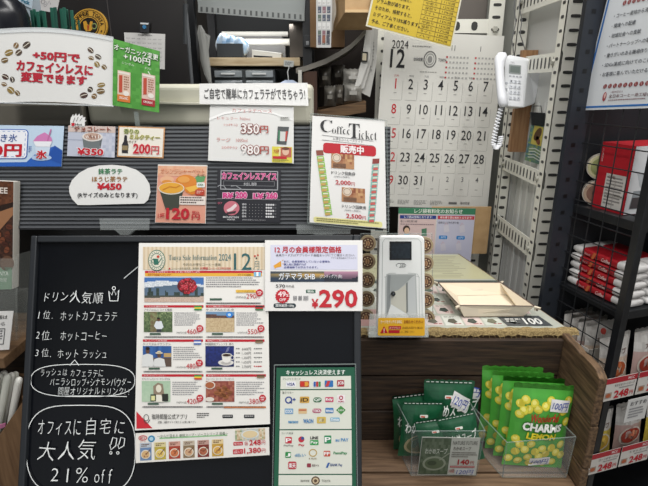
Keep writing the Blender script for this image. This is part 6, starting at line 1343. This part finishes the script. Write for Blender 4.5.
for i, (x0, y0, x1, y1, Y, c1, c2, lab) in enumerate(((319, 67, 331, 87, 1.72, '#3c3a36', '#565249', 'dark grey coffee bag, upper left in the cupboard'), (331, 65, 345, 84, 1.76, '#3a3632', '#4b463f', 'brownish coffee bag behind the pale one, in the cupboard'), (343, 69, 362, 85, 1.70, '#8b8983', '#b0aea8', 'pale grey coffee bag with bright fold, upper right in the cupboard'), (324, 86, 336, 106, 1.70, '#4f4d48', '#66635c', 'grey coffee bag, lower left in the cupboard'), (335, 85, 344, 104, 1.70, '#45413c', '#5c5850', 'narrow coffee bag, lower middle of the cupboard'), (344, 83, 362, 101, 1.69, '#77756f', '#9a9892', 'pale grey coffee bag, lower right in the cupboard'))):
    p0, p1 = PY(x0, y1, Y), PY(x1, y0, Y); w, h = p1.x - p0.x, p1.z - p0.z
    o = thing('coffee_bag', lab, 'coffee bag', ((p0.x + p1.x) / 2, Y, p0.z), 'coffee bags in the cupboard')
    m_ = MB(); bag_mesh(m_, w, h, .05, lambda u, v, s, c1=c1, c2=c2: mix(c1, c2, nz(round(u * 4) / 4, round(v * 5) / 5)), 8, 10); m_.v = [v + Vector(o.location) for v in m_.v]; m_.build('bag_body', FILM, o, smooth=True)
    m_ = MB(); c = Vector(o.location); m_.hexa([c + Vector((-w * .22, -.03, h * .55)), c + Vector((w * .2, -.03, h * .55)), c + Vector((w * .2, -.03, h * .36)), c + Vector((-w * .22, -.03, h * .36))] + [c + Vector((-w * .22, -.022, h * .55)), c + Vector((w * .2, -.022, h * .55)), c + Vector((w * .2, -.022, h * .36)), c + Vector((-w * .22, -.022, h * .36))], mix(c2, '#dddddd', .12)); m_.build('paper_label', PAPER, o)
# photo panel, cartons on the curved shelf
pp2 = Print([(316, -14), (332.6, -14), (331, 47.6), (316.4, 47.6)], Plane((0, 1.585, 1), 0)); pp2.sheet('#b9b9b8')
for x in (317.8, 322.6, 327.4):
    for k in range(7):
        y = -10 + k * 8; pp2.rect_(x, y, x + 3.6, y + 6.6, random.choice(['#6b5f66', '#4f5664', '#83626a', '#5f6b62', '#3c3d46']) if k % 3 != 1 else '#cfcfcd', 1); pp2.greek(x + .4, y + 4, x + 3.2, y + 6, 2, '#a9a5a5', 2)
for k in range(3): pp2.rect_(318 + k * 4.6, 35, 321.4 + k * 4.6, 43, ('#5d5f6b', '#8f5a48', '#54545c')[k], 2)
tag(pp2.build('picture_sheet', LAMI), 'narrow white sheet of small product pictures left of the brown carton', 'poster')
m_ = MB(); pbox(m_, 310, -30, 345, 47, 1.72, .1); tag(m_.build('brown_backing_board', CARDB if False else mat('backing_board', '#6e5439', .8, noise=1, nscale=10, col2='#7c6043')), 'brown board behind the picture sheet', 'board')
zsh = PY(345, 47, 1.62).z
q = [(334, 28), (346, 13), (372, 13), (372, -20), (346, -20), (334, -16)]
Fq = [PY(x, y, 1.58) for x, y in ((346, 12.5), (374, 12.5), (374, -40), (346, -40))]
m_ = MB(); F4 = [PY(345, -40, 1.56), PY(374, -40, 1.56), PY(374, 12, 1.56), PY(345, 12, 1.56)]; B4 = [PY(334, -40, 1.66), PY(372, -40, 1.66), PY(372, 30, 1.66), PY(334, 30, 1.66)]
m_.hexa(F4 + B4); rbx = thing('brown_carton', 'brown cardboard carton on the curved shelf at top centre', 'box', PY(352, 30, 1.6)); m_.build('carton_body', CARDB, rbx)
m_ = MB(); m_.prism([PY(x, y, 1.556) for x, y in ((345, 9.5), (374, 9.5), (374, 12.4), (345, 12.4))], (0, .003, 0), '#c9ad84'); m_.build('bottom_flap', PAPER, rbx)
m_ = MB(); rings = []
for i, (x, y, r) in enumerate(((333, 0, 2), (332, 8, 3), (330.5, 16, 4), (329.5, 24, 3.4), (331, 31, 1.6))):
    c = PY(x, y, 1.60); rr_ = r * 1.6 / F; rings.append([c + Vector((math.cos(q_) * rr_ * (1 + .3 * math.sin(4 * q_ + i)), math.sin(q_) * rr_ * .4, .004 * math.sin(3 * q_ + i))) for q_ in [2 * math.pi * j / 12 for j in range(12)]])
m_.loft(rings); tag(m_.build('wrapping_film', mat_clear('wrap', .5, '#c9c3b8', .12)), 'crinkled clear wrapping film bunched at the carton left side', 'wrapping')
# clipped sheaf of papers left of the calendar
rsh = thing('paper_sheaf', 'sheaf of white papers hanging from a clip on the rack post left of the calendar', 'papers', PY(366, 95, 1.66))
for i, pts in enumerate(([(368, 26), (378.4, 29), (376, 66), (370, 97), (360, 92), (366, 62)], [(367, 28), (374, 29), (372, 60), (364, 88), (354, 92), (364, 60)], [(366, 30), (372, 30), (370, 58), (361, 84), (353, 92.6), (362, 58)])):
    m_ = MB(); m_.prism([PY(x, y, 1.70 - .012 * i) for x, y in pts], (0, .001, 0), ('#b7b6b2', '#c6c5c1', '#d1d0cc')[i])
    for k in range(12):
        x, y = 367 + random.uniform(0, 6), 32 + k * 3.4
        if i == 0: m_.prism([PY(a, b, 1.6985) for a, b in ((x, y), (x + 1.6, y + .2), (x + 1.6, y + 1), (x, y + .8))], (0, .0005, 0), '#8f8f8c')
    m_.build('sheet', PAPER, rsh)
m_ = MB(); m_.prism([PY(x, y, 1.668) for x, y in ((361.4, 51.4), (368, 52), (367.4, 62.4), (361, 61.6))], (0, .004, 0), '#25241f'); m_.prism([PY(x, y, 1.666) for x, y in ((362.6, 53), (366.6, 53.4), (366.2, 60.6), (362.4, 60.2))], (0, .002, 0), '#c9bfa6'); m_.build('clip', PLAST, rsh)

# ------------------------------------------------------------------ lower left: brochure, code card, straws in a wooden box
WS = .80
a, b = PY(-70, 345, .86), PY(28, 345, .86); zs = PY(10, 354, .80).z
rws = thing('wooden_side_shelf', 'brown wooden side shelf beside the chalkboard at lower left', 'shelf', ((a.x + b.x) / 2, .93, 0))
m_ = MB(); m_.box(a.x, b.x, .785, .975, zs - .022, zs); m_.build('shelf_board', WOOD_TAN if False else mat('side_shelf_wood', '#5b4430', .6, noise=1, nscale=8, stretch=(1.2, 14, 14), col2='#745a40'), rws, bevel=.002)
for xx in (a.x + .02, b.x - .022): MB().box(xx, xx + .02, .955, .973, 0, zs - .022).build('leg', WOOD_DARK, rws)
MB().box(a.x + .02, b.x, .965, .974, .7, zs - .023).build('back_board', WOOD_DARK, rws)
BRP = Plane((0, .872, 1.2), 8)
br = Print([(-34, 179.6), (13.6, 181.6), (12.4, 289), (-34, 290)], BRP, (-34, 180, 13, 289))
rbr = thing('coffee_brochure', 'thick brochure with coffee beans cover and green band at left edge', 'brochure', br.m(-10, 289))
n_ = BRP.n; q = [br.m(x, y) for x, y in ((-34, 180), (13, 180), (13, 289), (-34, 289))]
m_ = MB(); m_.prism(q, -n_ * .020, '#d0cdc6')
for k in range(6): m_.prism([q[1] - n_ * (.0028 + k * .003) + Vector((.0003, 0, 0)), q[2] - n_ * (.0028 + k * .003) + Vector((.0003, 0, 0)), q[2] - n_ * (.0035 + k * .003) + Vector((.0003, 0, 0)), q[1] - n_ * (.0035 + k * .003) + Vector((.0003, 0, 0))], (.0004, 0, 0), '#a9a59c')
m_.build('page_block', PAPER, rbr)
br.pic(-34, 180, 13, 268, 24, 40, lambda u, v: mix('#2a1a14', '#4a2c20', nz(u, v)) if v > .42 or (u - .75) ** 2 * 3 + (v - .1) ** 2 * 9 > .5 else mix('#4a2a1c', '#6a4029', nz(u, v)), 1)
br.poly([(-34, 222), (13, 205), (13, 213), (-10, 240), (-34, 250)], '#94694a', 2); br.poly([(-34, 214), (13, 200), (13, 205), (-34, 222)], '#271812', 2)
for k in range(34):
    x, y = random.uniform(-32, 12), random.uniform(222, 266); c_ = random.choice(['#5a2f20', '#43231a', '#6d3d28', '#7c4a32']); br.ell(x, y, 3.6, 2.6, c_, 3 + k * .02, random.uniform(0, 180), 12); br.stroke([(x - 2.2, y - .6), (x + 2.2, y + .6)], .5, '#2a1510', 4)
br.ell(8, 262, 7, 8, '#5f4434', 5); br.rect_(-34, 266, 13, 289, '#6f8a74', 5); br.T('COFFEE', -20, 186, 8, 192, '#d9cfc6', .02, 6); br.T('TONYA', -6, 270, 9.6, 274.6, '#d5dcd2', .0, 6); br.T('珈琲問屋', -8, 277, 8, 281, '#c0cbbf', .0, 6)
br.build('cover', FILM, rbr)
m_ = MB(); q = [BRP.hit(x, y) + n_ * .004 for x, y in ((-40, 258), (19, 258), (19, 343), (-40, 343))]; m_.prism(q, n_ * .002); q2 = [BRP.hit(x, y) + n_ * .004 for x, y in ((16.5, 255), (19, 255), (19, 343), (16.5, 343))]; m_.prism(q2, n_ * -.045)
m_.hexa([p for p in ([BRP.hit(x, y) + n_ * .006 for x, y in ((-40, 292), (19, 292), (19, 343), (-40, 343))])] + [BRP.hit(x, y) - n_ * .03 for x, y in ((-40, 292), (19, 292), (19, 343), (-40, 343))])
tag(m_.build('brochure_stand', mat_clear('stand_acrylic', .07, '#c9cfca', .08)), 'clear acrylic stand holding the coffee brochure at the left edge', 'stand')
qc = Print([(-34, 312), (13.4, 311), (9, 349.6), (-38, 352)], Plane(P(0, 330, .905), 12)); rqc = thing('white_info_card', 'white info card with black print leaning below the coffee brochure', 'card', qc.m(-10, 351)); qc.sheet('#d5d4d2')
qc.T('お店の情報は', -24, 315, 8, 319, INK, .01); qc.T('こちらから', -20, 322, 6, 326, INK, .01); qc.frame(-8, 329, 7, 346, .8, '#3a3a3c'); qc.greek(-6, 331, 5.4, 344.4, 5, '#55555a'); qc.greek(-30, 330, -12, 346, 5, '#77777a')
qc.build('card_sheet', PAPER, rqc)
# crate with straws
zc0 = PY(5, 486, .80).z - .1
a, b = PY(-60, 440, .80), PY(22, 440, .80)
rcr = thing('straw_box', 'brown wooden box holding wrapped straws at the lower left corner', 'box', ((a.x + b.x) / 2, .83, 0))
Fq = [PY(-40, 492, .785), PY(23.6, 400, .785), PY(23.6, 520, .785), PY(-40, 530, .785)]
m_ = MB(); m_.prism(Fq, (0, .010, 0)); m_.build('front_board', mat('straw_box_wood', '#5f452e', .65, noise=1, nscale=9, stretch=(14, 14, 1.2), col2='#7d6044'), rcr, bevel=.001)
xr = Fq[1].x; m_ = MB(); m_.box(xr - .010, xr, .796, .874, Fq[2].z, Fq[1].z); m_.build('side_board', MATS['straw_box_wood'], rcr)
m_ = MB(); m_.box(Fq[0].x, xr, .866, .874, Fq[2].z, Fq[1].z); m_.build('back_board', MATS['straw_box_wood'], rcr)
m_ = MB(); m_.box(Fq[0].x, xr, .785, .874, Fq[2].z - .01, Fq[2].z); m_.build('bottom_board', MATS['straw_box_wood'], rcr)
for xx in (Fq[0].x + .01, xr - .03): MB().box(xx, xx + .02, .82, .84, 0, Fq[2].z - .01).build('leg', WOOD_DARK, rcr)
m0 = None
num = 'leftmost,second,third,fourth,fifth,sixth,seventh,eighth,ninth,rightmost'.split(',')
for i in range(10):
    x = -14 + i * 3.7; yt = 374 - 2.2 * (i % 3) + abs(i - 6) * 1.1; Y = .815 + .012 * (i % 3)
    t0 = PY(x, yt, Y); b0_ = PY(x - 20, 486, Y + .004)
    m_ = MB(); ax = (b0_ - t0).normalized(); m_.tube([t0, t0 + ax * .004, t0 + ax * .012, b0_], [.0025, .0062, .0072, .0066], 10, '#f2f1ea' if i % 2 else '#dfe0d6')
    o = tag(m_.build('wrapped_straw', mat_print('straw_wrap', .35, .4) if i == 0 else bpy.data.materials['straw_wrap'], smooth=True), 'white wrapped straw, %s from the left in the brown wooden box' % num[i], 'straw', 'wrapped straws in the wooden box')
m_ = MB(); q_ = PY(4, 427, .79); m_.hexa([q_ + Vector((-.008, -.002, .006)), q_ + Vector((.006, -.002, .010)), q_ + Vector((.004, -.002, .002)), q_ + Vector((-.010, -.002, -.004)), q_ + Vector((-.008, 0, .006)), q_ + Vector((.006, 0, .010)), q_ + Vector((.004, 0, .002)), q_ + Vector((-.010, 0, -.004))], '#b06a8c'); tag(m_.build('pink_tape', PAPER), 'tiny pink tape scrap on the straw box', 'tape')
# ------------------------------------------------------------------ light
w = bpy.data.worlds.new('world'); SC.world = w; w.use_nodes = True
w.node_tree.nodes['Background'].inputs[0].default_value = (.93, .97, 1, 1); w.node_tree.nodes['Background'].inputs[1].default_value = .5
def area(name, loc, sx, sy, power, rot=(0, 0, 0), col=(1, .985, .96)):
    l = bpy.data.lights.new(name, 'AREA'); l.shape = 'RECTANGLE'; l.size = sx; l.size_y = sy; l.energy = power; l.color = col
    o = bpy.data.objects.new(name, l); COL.objects.link(o); o.location = loc; o.rotation_euler = rot; return o
area('ceiling_area_light', (-.55, .1, 2.66), .25, 1.3, 21)
area('ceiling_area_light', (.7, .2, 2.66), .25, 1.3, 19)
area('ceiling_area_light', (0, -1.1, 2.66), 1.3, .25, 16)
area('ceiling_area_light', (.35, 1.25, 2.66), 1.2, .25, 16)  # added ceiling fill, brightens the calendar and the rear racks
area('ceiling_area_light', (1.1, .55, 2.66), .25, 1.2, 10)
area('added_bay_fill', (-.28, 1.80, PY(250, 24, 1.8).z), .35, .03, .45, (math.radians(55), 0, 0))  # unseen lamp added to brighten the white tubes in the bay
SC.view_settings.view_transform = 'Standard'; SC.view_settings.look = 'None'; SC.view_settings.exposure = 0; SC.view_settings.gamma = 1
